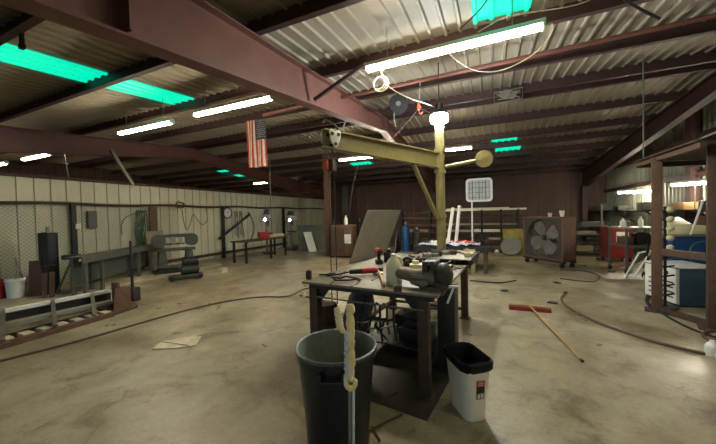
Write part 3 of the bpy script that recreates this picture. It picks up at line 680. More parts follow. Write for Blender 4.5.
# band saw
sp = V((-8.55, 5.95, .06))
t = thing('band_saw', 'grey green horizontal band saw machine standing by the left wall', 'band saw', sp, radians(62))
m_saw = mat('grey_green_machine', (76, 78, 68), .5, .2, (44, 46, 40), 6, .9)
b = MB()
b.box((0, 0, .66), (1.0, .34, .07)); b.build('bed', m_saw, t, bevel=.008)
for x in (-.34, .34):
    b = MB(); b.prism([(x-.08, -.15, .63), (x+.08, -.15, .63), (x+.13, -.2, .05), (x-.13, -.2, .05)], (0, .3, 0)); b.build('leg', m_saw, t)
b = MB(); b.box((0, 0, .04), (1.15, .5, .06)); b.build('base', m_dark, t)
for x, nm in ((-.42, 'idler_wheel_cover'), (.42, 'drive_wheel_cover')):
    b = MB(); b.rbox((x, 0, .93), (.34, .36, .14), .14, 'y'); b.build(nm, m_saw, t)
b = MB(); b.box((0, .05, 1.06), (.6, .1, .1)); b.box((0, .05, .82), (.5, .02, .05)); b.build('bow', m_saw, t)
b = MB(); b.box((-.05, -.06, .93), (.1, .06, .2)); b.build('blade_guide', m_plate, t); b = MB(); b.box((.14, -.06, .92), (.08, .06, .18)); b.build('blade_guide', m_plate, t)
b = MB(); b.cyl((.15, -.12, .28), (.55, -.12, .28), .14, seg=18); b.build('motor', m_dark, t)
b = MB(); b.cyl((-.5, -.2, .2), (.05, -.28, .16), .07, seg=12); b.build('coolant_tank', m_saw, t)
t = thing('wheeled_base', 'dark motor unit with small wheels on the floor in front of the band saw', 'motor', fl(186, 279), radians(60))
b = MB(); b.box((0, 0, .09), (.8, .3, .08)); b.build('base', m_saw, t, bevel=.01); b = MB(); b.cyl((-.1, 0, .24), (.3, 0, .24), .13, seg=16); b.build('motor_body', m_dark, t)
for x in (-.32, .32):
    b = MB(); b.cyl((x, -.18, .06), (x, .18, .06), .06, seg=14); b.build('wheel', m_black, t)
b = MB(); b.box((0, 0, .6), (.5, .02, 1.2), RX(radians(-7))); tag(b.build('leaning_board', mat('tan_board', (146, 134, 108), .7), loc=oX(157, 268, -9.5).xy.to_3d()+V((0, 0, .06)), rz=radians(85)), 'pale tan board leaning on the wall left of the band saw', 'board')

# things hung on the left wall
def wallbox(name, x0, y0, x1, y1, mm, lab, cat, d=.1, X=-9.84):
    a, c = oX(x0, y1, X), oX(x1, y0, X); b = MB(); w = c.y-a.y; h = c.z-a.z
    b.box((0, 0, h/2), (d, w, h)); return tag(b.build(name, mm, loc=(X-d/2, (a.y+c.y)/2, a.z), bevel=min(.01, w*.08)), lab, cat)
wallbox('electrical_box', 89, 211, 97, 228, m_greysteel, 'grey electrical box on the white left wall above the workbench', 'electrical box', .1)
wallbox('outlet_box', 76, 223.5, 81, 229, m_white, 'small white outlet box on a post of the left wall', 'outlet', .06, -9.78)
o = wallbox('wall_plank', 151, 207, 157, 246, mat('brown_wood', (104, 84, 62), .7), 'upright brown plank against the wall left of the band saw', 'plank', .05)
def hang(name, pts, r, mm, lab, cat, X=-9.82, smooth=2, seg=6):
    P = [oX(x, y, X+(dx[0] if dx else 0)) for x, y, *dx in pts]; o0 = P[0].copy(); b = MB(); b.tube([q-o0 for q in P], r, seg, smooth=smooth)
    return tag(b.build(name, mm, loc=o0), lab, cat)
b = MB(); o0 = oX(140, 210, -9.82)
rg2 = random.Random(2)
for k in range(5):
    w = .12+.03*k; L = .95+.09*k; yy = -.1+.05*k
    b.tube([V((.02*k, yy+w*.25*sin(a)*(1+.9*(cos(a) < 0))*1.0, -.5*L+.5*L*cos(a))) for a in [2*pi*i/20 for i in range(20)]], .014, 6, closed=True)
tag(b.build('hanging_hose', m_greenhose, loc=o0), 'dark green hose bundle hanging in loops on the left wall', 'hose')
hang('hanging_cable', [(122, 235), (121, 226), (124, 218), (131, 215), (138, 212)], .014, m_greysteel, 'grey cable arching to the left of the green hose bundle', 'cable')
hang('hanging_cable', [(182, 210), (184, 224), (187, 232), (191, 222), (193, 212), (197, 220), (203, 226), (208, 220), (206, 208)], .012, m_hose, 'tan cable hanging in swags from the wall rail above the band saw', 'cable')
b = MB(); b.tube([(.03*sin(a*2.3), .14*cos(a), .1*sin(a)+.02*sin(3.1*a)) for a in [k*.5 for k in range(40)]], .018, 6); tag(b.build('cable_coil', m_hose, loc=oX(180, 205, -9.75)), 'tan tangled coil of cable hung on the wall rail above the band saw', 'cable coil')
hang('hanging_hose', [(248, 212), (254, 222), (254, 234), (248, 243), (243, 246)], .02, m_dark, 'dark hose curving down the wall right of the diagonal plank', 'hose')
b = MB(); o0 = oX(238, 211, -9.8)
for k in range(6):
    b.tube([V((.02*k, .1*sin(2.2*k)+.06*k-.18, 0)), V((.03, -.2+.08*k, -.6)), V((.02, -.22+.1*k, -1.0-.08*(k % 3)))], .014, 6, smooth=1)
tag(b.build('cable_bundle', m_rust2, loc=o0), 'reddish brown bundle of cables hanging on the wall post beside the clock', 'cable')
p0, p1 = oX(219, 239, -9.75), oX(250, 214, -9.75); b = MB(); b.bar((0, 0, 0), p1-p0, .1, .04, V((1, 0, 0))); tag(b.build('diagonal_plank', m_dark, loc=p0), 'dark plank fixed diagonally on the wall below the clock', 'plank')
# clock
cp = oX(227, 213, -9.86); t = thing('wall_clock', 'round white wall clock with a dark rim on the left wall', 'clock', cp)
b = MB(); b.cyl((0, 0, 0), (.03, 0, 0), .2, seg=32); b.build('face', m_white, t); b = MB(); b.tube([(.03, .21*cos(a), .21*sin(a)) for a in [2*pi*k/32 for k in range(32)]], .022, 8, closed=True); b.build('rim', m_dark, t)
b = MB(); b.bar((.035, 0, 0), (.035, .05, .09), .012, .006); b.build('hour_hand', m_black, t); b = MB(); b.bar((.037, 0, 0), (.037, -.13, .04), .008, .005); b.build('minute_hand', m_black, t)
b = MB()
for k in range(12): a = pi*k/6; b.bar((.033, .155*cos(a), .155*sin(a)), (.033, .18*cos(a), .18*sin(a)), .01, .004)
b.build('hour_marks', m_black, t)
# chain link mesh in front of the near sheets
b = MB(); y0, y1, z0, z1, pt = .6, 7.0, .12, 2.02, .09
k = y0-(z1-z0)
while k < y1:
    for s_ in (1, -1):
        a = max(k, y0); c = min(k+(z1-z0), y1)
        if c > a:
            za_, zc_ = (z0+(a-k), z0+(c-k)) if s_ > 0 else (z1-(a-k), z1-(c-k))
            b.bar((XW+.05+.008*s_, a, za_), (XW+.05+.008*s_, c, zc_), .005, .005)
    k += pt
tag(b.build('chain_link_fence', mat('dull_zinc', (128, 130, 116), .6), smooth=False), 'galvanised wire mesh fastened over the lower part of the left wall', 'wire mesh')
# bench with red vise
t = thing('workbench', 'low rusty bench with a red vise below the diagonal plank', 'workbench', (-8.1, 9.1, 0), 0)
b = MB(); b.box((0, 0, .76), (.7, 2.4, .04)); b.build('tabletop', m_rust, t)
for x, y in ((-.28, -1.1), (.28, -1.1), (-.28, 1.1), (.28, 1.1), (.28, .2)):
    b = MB(); b.box((x, y, .37), (.06, .06, .74)); b.build('leg', m_dark, t)
t = thing('bench_vise', 'red vise on the low bench below the diagonal plank', 'vise', V((-8.1, 9.2, .78)), 1.2)
b = MB(); b.box((0, 0, .03), (.2, .2, .06)); b.build('base', m_red, t, bevel=.01); b = MB(); b.rbox((0, 0, .15), (.38, .22, .2), .06, 'y'); b.build('body', m_red, t); b = MB(); b.cyl((.19, 0, .14), (.3, 0, .14), .025, seg=10); b.build('screw', m_steel, t)
b = MB(); b.cyl((0, 0, .07), (.1, .75, .07), .07, seg=16); tag(b.build('paper_roll', m_cream, loc=V((-8.1, 9.55, .78))), 'cream roll lying on the low bench beside the red vise', 'roll')
b = MB(); b.cyl((0, 0, .03), (.3, .5, .09), .02, seg=8); tag(b.build('steel_pipe', m_dark, loc=V((-8.15, 10.35-.3, .78))), 'dark pipe on the far end of the low bench', 'pipe')
def drill_press(p, rz, lab, h, lampc=True):
    t = thing('drill_press', lab, 'drill press', p, rz)
    b = MB(); b.box((0, 0, .03), (.5, .4, .06)); b.build('base', m_dark, t, bevel=.008)
    b = MB(); b.cyl((-.1, 0, .06), (-.1, 0, h), .055, seg=14); b.build('column', m_steel, t)
    b = MB(); b.box((.08, 0, .9), (.36, .34, .05)); b.build('work_table', m_dark, t)
    b = MB(); b.rbox((.06, 0, h-.12), (.62, .28, .3), .08, 'y'); b.build('head', mat('light_grey_machine', (176, 178, 176), .45, .1), t)
    b = MB(); b.rbox((.0, 0, h+.08), (.7, .3, .1), .04, 'y'); b.build('belt_cover', m_greysteel, t)
    b = MB(); b.cyl((.2, 0, h-.27), (.2, 0, h-.5), .04, .02, seg=12); b.build('chuck', m_dark, t)
    b = MB(); b.cyl((.2, -.16, h-.2), (.2, -.36, h-.32), .012, seg=8); b.build('feed_handle', m_dark, t)
    b = MB(); b.cyl((-.36, 0, h-.2), (-.36, 0, h+.06), .1, seg=14); b.build('motor', m_dark, t)
    b = MB(); b.ell((.32, -.17, h-.22), (.05, .05, .06)); b.build('work_light', m_task, t)
drill_press((-9.0, 10.5, 0), radians(-35), 'drill press with a lit work light behind the low bench, nearer one', 1.72)
drill_press((-8.75, 11.9, 0), radians(-35), 'drill press with a lit work light left of the leaning grey panels, farther one', 1.66)
# leaning panels at the back left
def lean(name, pts_b, ptop, Yt, mm, lab, cat, th=.012):
    q = [pts_b[0], pts_b[1], oY(*ptop[0], Yt)]; q.append(q[0]+q[2]-q[1]); o0 = V((q[0].x, q[0].y, 0)); nrm_ = (q[1]-q[0]).cross(q[2]-q[0]).normalized()*th
    b = MB(); b.prism([v-o0+V((0, 0, .004)) for v in q], nrm_); return tag(b.build(name, mm, loc=o0, smooth=False), lab, cat)
lean('metal_sheet', [fl(299, 250.5), fl(328, 250.5)], [(325, 225), (293, 224)], 12.6, m_greysteel, 'wide dark grey panel leaning near the far left wall', 'panel')
lean('white_board', [fl(309, 252), fl(317, 251.5)], [(311, 232), (303, 233)], 12.0, m_white, 'small white board leaning on the dark grey panel', 'board')
lean('steel_plate', [fl(349, 264), fl(384, 256.5)], [(400.5, 210), (367, 209.5)], 10.9, m_plate, 'big grey steel plate standing tilted behind the work table', 'steel plate', .02)
# plate support
b = MB(); q = fl(388, 255); b.prism([(-.5, .3, 0), (-.5, 1.1, 0), (-.5, .75, .9)], (.05, 0, 0)); b.prism([(.2, .3, 0), (.2, 1.1, 0), (.2, .75, .9)], (.05, 0, 0)); b.bar((-.5, .75, .6), (.25, .75, .6), .05); tag(b.build('plate_rack', m_dark, loc=(q.x-.1, q.y+.2, 0)), 'dark steel rack hidden behind the tilted plate', 'rack')
# rusty crate with paper
p = fl(340, 258); t = thing('rusty_cabinet', 'rusty brown cabinet with a white paper left of the tilted plate', 'cabinet', (p.x, p.y+.35, 0), radians(8))
b = MB(); b.box((0, 0, .66), (.9, .6, 1.16)); b.build('body', m_rust2, t, bevel=.01)
for x in (-.4, .4):
    for y in (-.25, .25):
        b = MB(); b.box((x, y, .04), (.06, .06, .08)); b.build('foot', m_dark, t)
b = MB(); b.box((-.12, -.31, .66), (.5, .02, .9)); b.build('door', m_rust, t); b = MB(); b.box((.26, -.308, .72), (.26, .004, .34)); b.build('paper', m_paper, t)
for x, y, lab, mm, r, h in ((346, 225, 'white bottle on top of the rusty cabinet', m_white, .07, .36), (334, 225, 'dark can on the left of the rusty cabinet top', m_dark, .09, .2)):
    q = oY(x, y, p.y+.35); q.z = 1.245; b = MB(); b.lathe([(.001, 0), (r, 0), (r, h*.6), (r*.35, h*.85), (r*.35, h), (.001, h)], seg=16); tag(b.build('bottle', mm, loc=q), lab, 'bottle')
# blue gas cylinder
def gas(p, lab, mm, r=.14, h=1.15):
    t = thing('gas_cylinder', lab, 'gas cylinder', p)
    b = MB(); b.lathe([(.001, 0), (r, 0), (r, h*.8), (r*.85, h*.88), (r*.4, h*.95), (.001, h*.96)], seg=20); b.build('body', mm, t)
    b = MB(); b.cyl((0, 0, h*.95), (0, 0, h*1.06), .05, .04, seg=12); b.build('cap', m_steel, t)
gas(fl(406, 251.5), 'blue gas cylinder standing behind the work table', m_blue, .17, 1.2)
gas(oY(417, 240, 12.3).xy.to_3d(), 'dark gas cylinder right of the blue one behind the work table', m_dark, .16, 1.0)
gas(oY(360, 240, 14.5).xy.to_3d(), 'dark tall gas cylinder behind the tilted plate at left', m_dark, .15, 1.35)

# ------------------------------------------------------------------ rear table with sheets
t = thing('rear_table', 'dark steel table with coloured sheets behind the crane post', 'table', (-1.02, 9.1, 0), radians(0))
RTZ = .7
b = MB(); b.box((0, 0, RTZ-.02), (1.95, 1.5, .04)); b.box((0, -.72, RTZ-.1), (1.9, .05, .12)); b.build('tabletop', m_dark, t)
for x in (-.9, .6, .9):
    for y in (-.66, .66):
        b = MB(); b.box((x, y, .33), (.1, .1, .66)); b.build('leg', m_rust if x != .6 else m_olive, t)
def cloth(name, x0, x1, y0, y1, mm, lab, seed, z=RTZ):
    rg = random.Random(seed); b = MB(); nx, ny = 14, 10; rows = []
    for j in range(ny+1):
        rows.append([V((x0+(x1-x0)*i/nx, y0+(y1-y0)*j/ny, z+.012+.07*rg.random()**2+.015*sin(i*1.1+j))) for i in range(nx+1)])
    b.loft(rows, False, False); b.loft([[v+V((0, 0, -.008)) for v in r] for r in rows], False, False)
    return tag(b.build(name, mm), lab, 'sheet')
cloth('plastic_sheet', -1.85, -.25, 8.42, 9.0, mat('lavender_film', (206, 204, 216), .35, 0, (176, 178, 196), 6, .8), 'crumpled pale lavender plastic sheet along the front of the rear table', 3)
cloth('red_sheet', -1.0, -.35, 9.02, 9.5, mat('red_sheet', (214, 74, 66), .5), 'red sheet spread on the rear table behind the lavender plastic', 5)
cloth('paper_sheet', -1.7, -1.02, 9.03, 9.6, m_paper, 'white paper sheet on the left rear of the rear table', 8)
b = MB()
for k in range(4): b.tube([V((.16*cos(a), .05*sin(a*2)+.02*k, .17+.15*sin(a))) for a in [2*pi*i/20 for i in range(20)]], .02, 6, closed=True)
tag(b.build('cable_coil', m_rubber, loc=V((-.22, 9.05, RTZ))), 'black coil of cable on the right end of the rear table', 'cable coil')
for k, (x0, y0, x1, y1, lab) in enumerate(((448, 243, 453, 208, 'left one of two white tubes standing on the rear table'), (456, 243, 459.5, 206, 'right one of two white tubes standing on the rear table'))):
    a, c = oY(x0, y0, 9.35), oY(x1, y1, 9.7); a.z = RTZ+.02; b = MB(); b.cyl((0, 0, 0), c-a, .05, seg=12); tag(b.build('white_tube', m_white, loc=a), lab, 'tube')
sg = oY(479, 190, 9.2); pl = oY(472.5, 243, 9.2); t = thing('grid_sign', 'white rounded grid panel on a thin pole standing on the rear table', 'grid panel', (pl.x, 9.2, RTZ))
o_ = sg-V((pl.x, 9.2, RTZ)); w, h = .7, .66
b = MB(); b.cyl((0, 0, 0), (0, 0, o_.z-h/2+.02), .022, seg=10); b.build('pole', m_white, t); b = MB(); b.cyl((0, 0, 0), (0, 0, .04), .16, .14, seg=18); b.build('foot', m_dark, t)
def rr2(w, h, r): return [V((p.x, 0, p.y)) for p in rrect(w, h, r, 0, 5)]
b = MB(); A_, B_ = rr2(w, h, .1), rr2(w-.1, h-.1, .07)
b.loft([[o_+v+V((0, -.02, 0)) for v in A_], [o_+v+V((0, -.02, 0)) for v in B_], [o_+v+V((0, .02, 0)) for v in B_], [o_+v+V((0, .02, 0)) for v in A_], [o_+v+V((0, -.02, 0)) for v in A_]], True, False); b.build('frame', m_white, t)
b = MB(); b.loft([[o_+v+V((0, .012, 0)) for v in B_], [o_+v+V((0, .018, 0)) for v in B_]]); b.build('panel', mat('grey_white_panel', (196, 196, 190), .6), t)
b = MB()
for k in range(7): b.box(o_+V((-.26+.087*k, 0, 0)), (.022 if k % 2 else .01, .012, h-.12))
for k in range(4): b.box(o_+V((0, 0, -.21+.14*k)), (w-.12, .012, .01))
b.build('grid_wires', m_greysteel, t)

# ------------------------------------------------------------------ stock rack at the back
SY = 13.0
t = thing('stock_rack', 'long low steel stock rack standing along the brown back wall', 'rack', (-1.2, SY, 0))
for x in (-2.5, -1.2, -.1, .9, 1.6, 2.2):
    b = MB(); b.box((x, 0, .85), (.07, .07, 1.7)); b.build('upright', m_dark, t)
    b = MB(); b.box((x, .6, .85), (.07, .07, 1.7)); b.build('upright', m_dark, t)
LV = (.18, .52, .82, 1.1, 1.42, 1.68)
for z in LV[:]:
    b = MB(); b.box((-.15, .3, z-.03), (4.8, .62, .03)); b.build('shelf', m_rust, t)
k = 0
for z, x0, x1, dy, th, mm, lab in ((1.68, -2.0, 1.28, -.25, .07, m_white, 'long white bar on the top front edge of the stock rack'), (1.68, -1.7, .7, .05, .12, m_cream, 'cream square tube on the top level of the stock rack'),
        (1.42, -3.4, 1.2, -.2, .05, m_rust, 'long rusty bar on the second level of the stock rack from the top'), (1.42, -2.8, .9, .1, .06, m_dark, 'dark bar behind the rusty bar on the stock rack'),
        (1.10, -1.9, 1.0, -.25, .07, m_steel, 'grey bar on the middle level of the stock rack'), (1.10, -3.5, -2.0, -.2, .06, m_rust, 'rusty bar on the left half of the stock rack'),
        (.82, -.6, .85, -.25, .11, m_white, 'thick white beam on the right of the stock rack, above the disc'), (.82, -1.9, -.7, -.2, .09, m_plate, 'grey channel left of the thick white beam on the stock rack'),
        (.52, -.1, .7, -.25, .08, m_plate, 'short pale bar on the low level of the stock rack'), (.18, -.3, .9, -.2, .08, m_rust2, 'brown bar on the lowest level of the stock rack'), (.82, -3.5, -2.4, -.2, .1, m_wood, 'wood coloured bar on the far left of the stock rack')):
    b = MB(); b.box(((x1-x0)/2, 0, th/2), (x1-x0, th, th)); tag(b.build('stock_bar', mm, loc=(x0, SY+.3+dy, z-.014)), lab, 'bar')
# yellow machine and disc
p = oY(512, 245, 12.35); t = thing('yellow_barrel', 'faded yellow barrel beside the stock rack end', 'barrel', (p.x+.05, 12.55, 0))
b = MB(); b.lathe([(.001, 0), (.33, 0), (.35, .04), (.35, .9), (.32, .96), (.001, .96)], seg=28); b.build('body', m_yellow, t)
for z in (.3, .62):
    b = MB(); b.lathe([(.35, z-.02), (.365, z), (.35, z+.02)], seg=28); b.build('hoop', m_yellow, t)
p = oY(511, 250, 12.0); p.z = 0; b = MB(); ax = V((-.25, -.85, .45)).normalized(); c_ = V((0, 0, .36)); b.cyl(c_-ax*.02, c_+ax*.02, .34, seg=30)
for a in range(5):
    d_, x_, y_ = b.frame(c_, c_+ax); b.cyl(c_+ax*.02+(x_*cos(a*1.257)+y_*sin(a*1.257))*.2, c_+ax*.03+(x_*cos(a*1.257)+y_*sin(a*1.257))*.2, .04, seg=10)
tag(b.build('steel_disc', m_greysteel, loc=p), 'round grey steel disc leaning in front of the yellow barrel', 'disc')
b = MB(); b.lathe([(.001, 0), (.09, 0), (.1, .05), (.05, .16), (.001, .16)], seg=12); tag(b.build('plastic_tub', m_white, loc=fl(497, 252)), 'small white plastic tub on the floor by the stock rack', 'cap')

# ------------------------------------------------------------------ big fan on casters
A_, B_ = V((.98, 10.75, 0)), V((1.80, 9.72, 0)); d_ = (B_-A_); fw_ = 1.36; ang = math.atan2(d_.y, d_.x)
t = thing('drum_fan', 'big square shop fan with crossed blades on a wheeled cart', 'fan', (A_+B_)/2, ang)   # local x along the front, y into the box
fh, fd, z0 = 1.22, .45, .2
b = MB(); W = fw_/2
b.box((-W+.02, fd/2, z0+fh/2), (.04, fd, fh)); b.box((W-.02, fd/2, z0+fh/2), (.04, fd, fh)); b.box((0, fd/2, z0+fh-.02), (fw_, fd, .04)); b.box((0, fd/2, z0+.02), (fw_, fd, .04)); b.build('housing', mat('fan_brown', (112, 80, 62), .7, 0, (84, 60, 48), 4, .9), t)
b = MB(); cz = z0+fh/2; R0_ = .55; n = 40; sq = []
for k in range(n):
    a = 2*pi*k/n; m_ = max(abs(cos(a))/(W-.03), abs(sin(a))/(fh/2-.03)); sq.append(V((cos(a)/m_, 0, cz+sin(a)/m_)))
ci = [V((R0_*cos(2*pi*k/n), 0, cz+R0_*sin(2*pi*k/n))) for k in range(n)]
b.loft([[v+V((0, .01, 0)) for v in sq], [v+V((0, .01, 0)) for v in ci], [v+V((0, .2, 0)) for v in ci]], True, False); b.build('front_shroud', mat('fan_grey', (62, 60, 58), .6, .1), t)
for k in range(4):
    a = radians(38+90*k); R_ = Matrix.Rotation(-a, 3, 'Y'); b = MB()
    P = [(.05, -.06), (.2, -.2), (.38, -.24), (.51, -.14), (.53, .08), (.4, .15), (.2, .1), (.05, .06)]
    b.prism([V((0, .1, cz))+R_ @ V((u, .12*v, v)) for u, v in P], (0, .008, 0)); b.build('blade', mat('blade_grey', (124, 120, 114), .5, .2), t)
b = MB(); b.cyl((0, .05, cz), (0, .18, cz), .08, seg=18); b.build('hub', m_dark, t)
b = MB()
for k in range(1, 7): b.tube([V((k*.082*cos(a), -.005, cz+k*.082*sin(a))) for a in [2*pi*i/36 for i in range(36)]], .003, 4, closed=True)
for k in range(12): a = pi*k/6; b.cyl((0, -.004, cz), (R0_*cos(a), -.004, cz+R0_*sin(a)), .004, seg=4)
b.build('guard', m_greysteel, t)
b = MB(); b.box((0, fd*.7, cz), (.3, .16, .3)); b.cyl((0, .15, cz), (0, .3, cz), .03, seg=8); b.box((0, fd*.7, cz-.36), (.08, .16, .5)); b.build('motor', m_dark, t)
for y in (.04, fd-.04):
    b = MB(); b.box((0, y, .165), (fw_+.02, .09, .06)); b.build('cart_rail', m_dark, t)
for x in (-W+.08, W-.08):
    for y in (.05, fd-.05):
        q = b = MB(); b.cyl((x-.025, y, .065), (x+.025, y, .065), .065, seg=16); b.box((x, y, .12), (.03, .05, .05)); b.build('caster', m_rubber, t)
for x, y, lab, mm, r, h in ((562, 218, 'white paper cup on top of the big fan', m_white, .07, .17), (550, 219, 'small white object on top of the big fan beside the cup', m_paper, .06, .11)):
    q = oY(x, y, 10.4); q.z = z0+fh; b = MB(); b.lathe([(.001, 0), (r*.7, 0), (r, h), (r*.9, h), (r*.6, .01), (.001, .01)], seg=18); tag(b.build('paper_cup', mm, loc=q), lab, 'cup')

# ------------------------------------------------------------------ right rear: shelf, red cabinet, cart
def shelf_unit(p, rz, w, d, lv, lab, mm):
    t = thing('shelf_unit', lab, 'shelf', p, rz)
    for x in (-w/2, w/2):
        for y in (-d/2, d/2):
            b = MB(); b.box((x, y, (lv[-1]+.05)/2), (.04, .04, lv[-1]+.05)); b.build('upright', mm, t)
    for z in lv:
        b = MB(); b.box((0, 0, z), (w+.02, d+.02, .03)); b.build('shelf', m_greysteel, t)
    return t
shelf_unit((3.25, 13.2, 0), radians(5), 1.0, .6, (.12, .45, .72, 1.02), 'low dark shelf unit right of the big fan', m_dark)
for k, (x, z, w, h, mm, lab) in enumerate(((-.2, .135, .5, .2, m_cream, 'cream box on the bottom shelf right of the big fan'), (.1, .465, .5, .16, m_dark, 'dark box on the second shelf right of the big fan'), (-.15, .735, .6, .1, m_plate, 'grey tray on the third shelf right of the big fan'), (.05, 1.035, .7, .12, m_greysteel, 'grey bundle on the top shelf right of the big fan'))):
    b = MB(); b.box((0, 0, h/2), (w, .4, h)); b.box((0, 0, h+.006), (w*.96, .38, .012)); tag(b.build('storage_box', mm, loc=(3.25+x, 13.15, z), rz=radians(5), bevel=.006), lab, 'box')
t = thing('upright_pole', 'thin pale pole standing right of the low shelf unit', 'pole', fl(602, 259)); b = MB(); b.cyl((0, 0, 0), (0, 0, 1.75), .03, seg=10); b.build('tube', m_steel, t); b = MB(); b.cyl((0, 0, 0), (0, 0, .02), .15, seg=16); b.build('foot', m_dark, t)
t = thing('red_cabinet', 'red tool cabinet with white panels at the right rear', 'cabinet', (3.55, 11.65, 0), radians(12))
b = MB(); b.box((0, 0, .58), (.6, .5, .96)); b.build('body', mat('worn_red_paint', (128, 44, 40), .6, 0, (88, 34, 32), 5, .9), t, bevel=.008)
for z in (.25, .5, .9):
    b = MB(); b.box((0, -.255, z), (.54, .02, .2)); b.build('drawer', mat('dark_red_paint', (132, 34, 32), .5), t)
b = MB(); b.box((.02, -.27, .76), (.32, .01, .3)); b.build('white_panel', m_white, t)
for x in (-.26, .26):
    for y in (-.18, .18):
        b = MB(); b.cyl((x-.02, y, .05), (x+.02, y, .05), .05, seg=12); b.box((x, y, .08), (.03, .04, .05)); b.build('caster', m_rubber, t)
ca = [fl(611, 268), fl(628, 275)]
t = thing('work_cart', 'grey wheeled work cart left of the brown rack post', 'cart', (3.38, 9.75, 0), radians(10))
b = MB(); b.box((0, 0, 1.12), (.86, .8, .04)); b.build('top', m_plate, t); b = MB(); b.box((0, 0, .68), (.84, .78, .03)); b.build('shelf', m_greysteel, t)
for x in (-.4, .4):
    for y in (-.36, .36):
        b = MB(); b.box((x, y, .6), (.045, .045, 1.02)); b.build('leg', m_greysteel, t)
        b = MB(); b.cyl((x-.02, y, .06), (x+.02, y, .06), .06, seg=14); b.box((x, y, .1), (.03, .04, .05)); b.build('caster', m_rubber, t)
b = MB(); b.bar((-.4, -.36, .2), (.4, -.36, .6), .03); b.build('brace', m_greysteel, t)
for k, (x, y, r, h, mm, lab) in enumerate(((-.3, -.1, .06, .22, m_white, 'white bottle at the left end of the grey cart top'), (-.14, .1, .05, .18, m_steel, 'grey can second on the grey cart top'), (.05, -.1, .05, .26, m_white, 'tall white bottle in the middle of the grey cart top'))):
    b = MB(); b.lathe([(.001, 0), (r, 0), (r, h*.65), (r*.4, h*.85), (r*.4, h), (.001, h)], seg=14); tag(b.build('bottle', mm, loc=V((3.38+x, 9.75+y, 1.14))), lab, 'bottle')
for k, (x, y, w, d, h, mm, lab) in enumerate(((.1, 0, .3, .3, .28, m_dark, 'dark tool box on the lower shelf of the grey cart'), (-.22, .0, .22, .3, .2, m_rust2, 'brown box on the lower shelf of the grey cart'))):
    b = MB(); b.box((0, 0, h/2), (w, d, h)); b.box((0, 0, h+.01), (w*.5, .03, .02)); tag(b.build('tool_box', mm, loc=(3.38+x, 9.75+y, .696), rz=radians(10), bevel=.01), lab, 'box')
t = thing('welding_machine', 'dark machine with grey motor standing behind the brown rack post', 'machine', (3.95, 9.0-.05, 0), radians(14))
b = MB(); b.box((0, 0, .45), (.55, .5, .8)); b.build('body', m_dark, t, bevel=.015); b = MB(); b.cyl((-.2, -.1, .98), (.22, -.1, .98), .13, seg=16); b.build('motor', m_greysteel, t); b = MB(); b.box((0, 0, .03), (.6, .55, .06)); b.build('base', m_rust, t)
sh = fl(638, 280)
t = thing('folding_stand', 'white folding stand legs leaning on the floor left of the brown rack', 'stand', sh)
for x0, x1, y1 in ((-.25, .05, .05), (-.1, .25, .1), (.1, .28, .3)):
    b = MB(); b.cyl((x0, 0, .015), (x1, y1, .62), .018, seg=8); b.build('leg', m_white, t)
b = MB(); b.cyl((.02, .05, .6), (.34, .32, .62), .02, seg=8); b.build('hinge_bar', m_white, t)
t = thing('wheel', 'dark trolley wheel assembly on the floor below the white stand legs', 'wheel', fl(648, 283)+V((.1, .3, 0)), .4)
b = MB(); b.cyl((-.04, 0, .1), (.04, 0, .1), .1, seg=18); b.build('tyre', m_rubber, t); b = MB(); b.bar((0, 0, .1), (.1, .1, .8), .04); b.build('fork', m_dark, t)

# long shelf on the right wall with its load
t = thing('wall_shelf', 'long dark shelf along the grey green right wall', 'shelf', (XR-.42, 12.2, 1.5))
b = MB(); b.box((0, 0, .02), (.7, 10.6, .05)); b.build('board', m_dark, t)
for y in (-5, -2.6, -.2, 2.4, 5):
    b = MB(); b.bar((-.3, y, 0), (.33, y, -.4), .04); b.build('bracket', m_rust, t)
SH = 1.546
for k, (y, w, d, h, mm, nm, lab) in enumerate(((7.6, .4, .5, .35, m_paper, 'carton', 'white carton on the right wall shelf nearest the right picture edge'), (8.5, .4, .5, .26, m_cream, 'carton', 'cream carton second on the right wall shelf'), (9.4, .3, .4, .2, m_dark, 'tool_box', 'black tool box on the right wall shelf'), (10.4, .4, .6, .18, m_wood, 'wooden_crate', 'low wooden crate on the right wall shelf behind the rack post'), (12.6, .3, .4, .25, m_greysteel, 'tool_box', 'grey tool box on the right wall shelf left of the rack post'), (14.6, .3, .5, .16, m_dark, 'tool_box', 'low black tool box far along the right wall shelf'), (16.2, .3, .3, .3, mat('dark_green_paint', (40, 58, 40), .6), 'carton', 'dark green carton at the far end of the right wall shelf'))):
    b = MB(); b.box((0, 0, h/2), (w, d, h)); b.box((0, 0, h+.004), (w*.2, d*.98, .006)); tag(b.build(nm, mm, loc=(XR-.5, y, SH), bevel=.006), lab, 'box')
b = MB(); b.tube([(0, 0, .02), (-.1, .3, .05), (-.2, .5, .3), (-.1, .7, .35), (0, .9, .05), (-.1, 1.2, .04)], .025, 7, smooth=2); tag(b.build('hose_loop', m_plate, loc=(XR-.45, 11, SH)), 'grey stiff hose looping on the right wall shelf', 'hose')

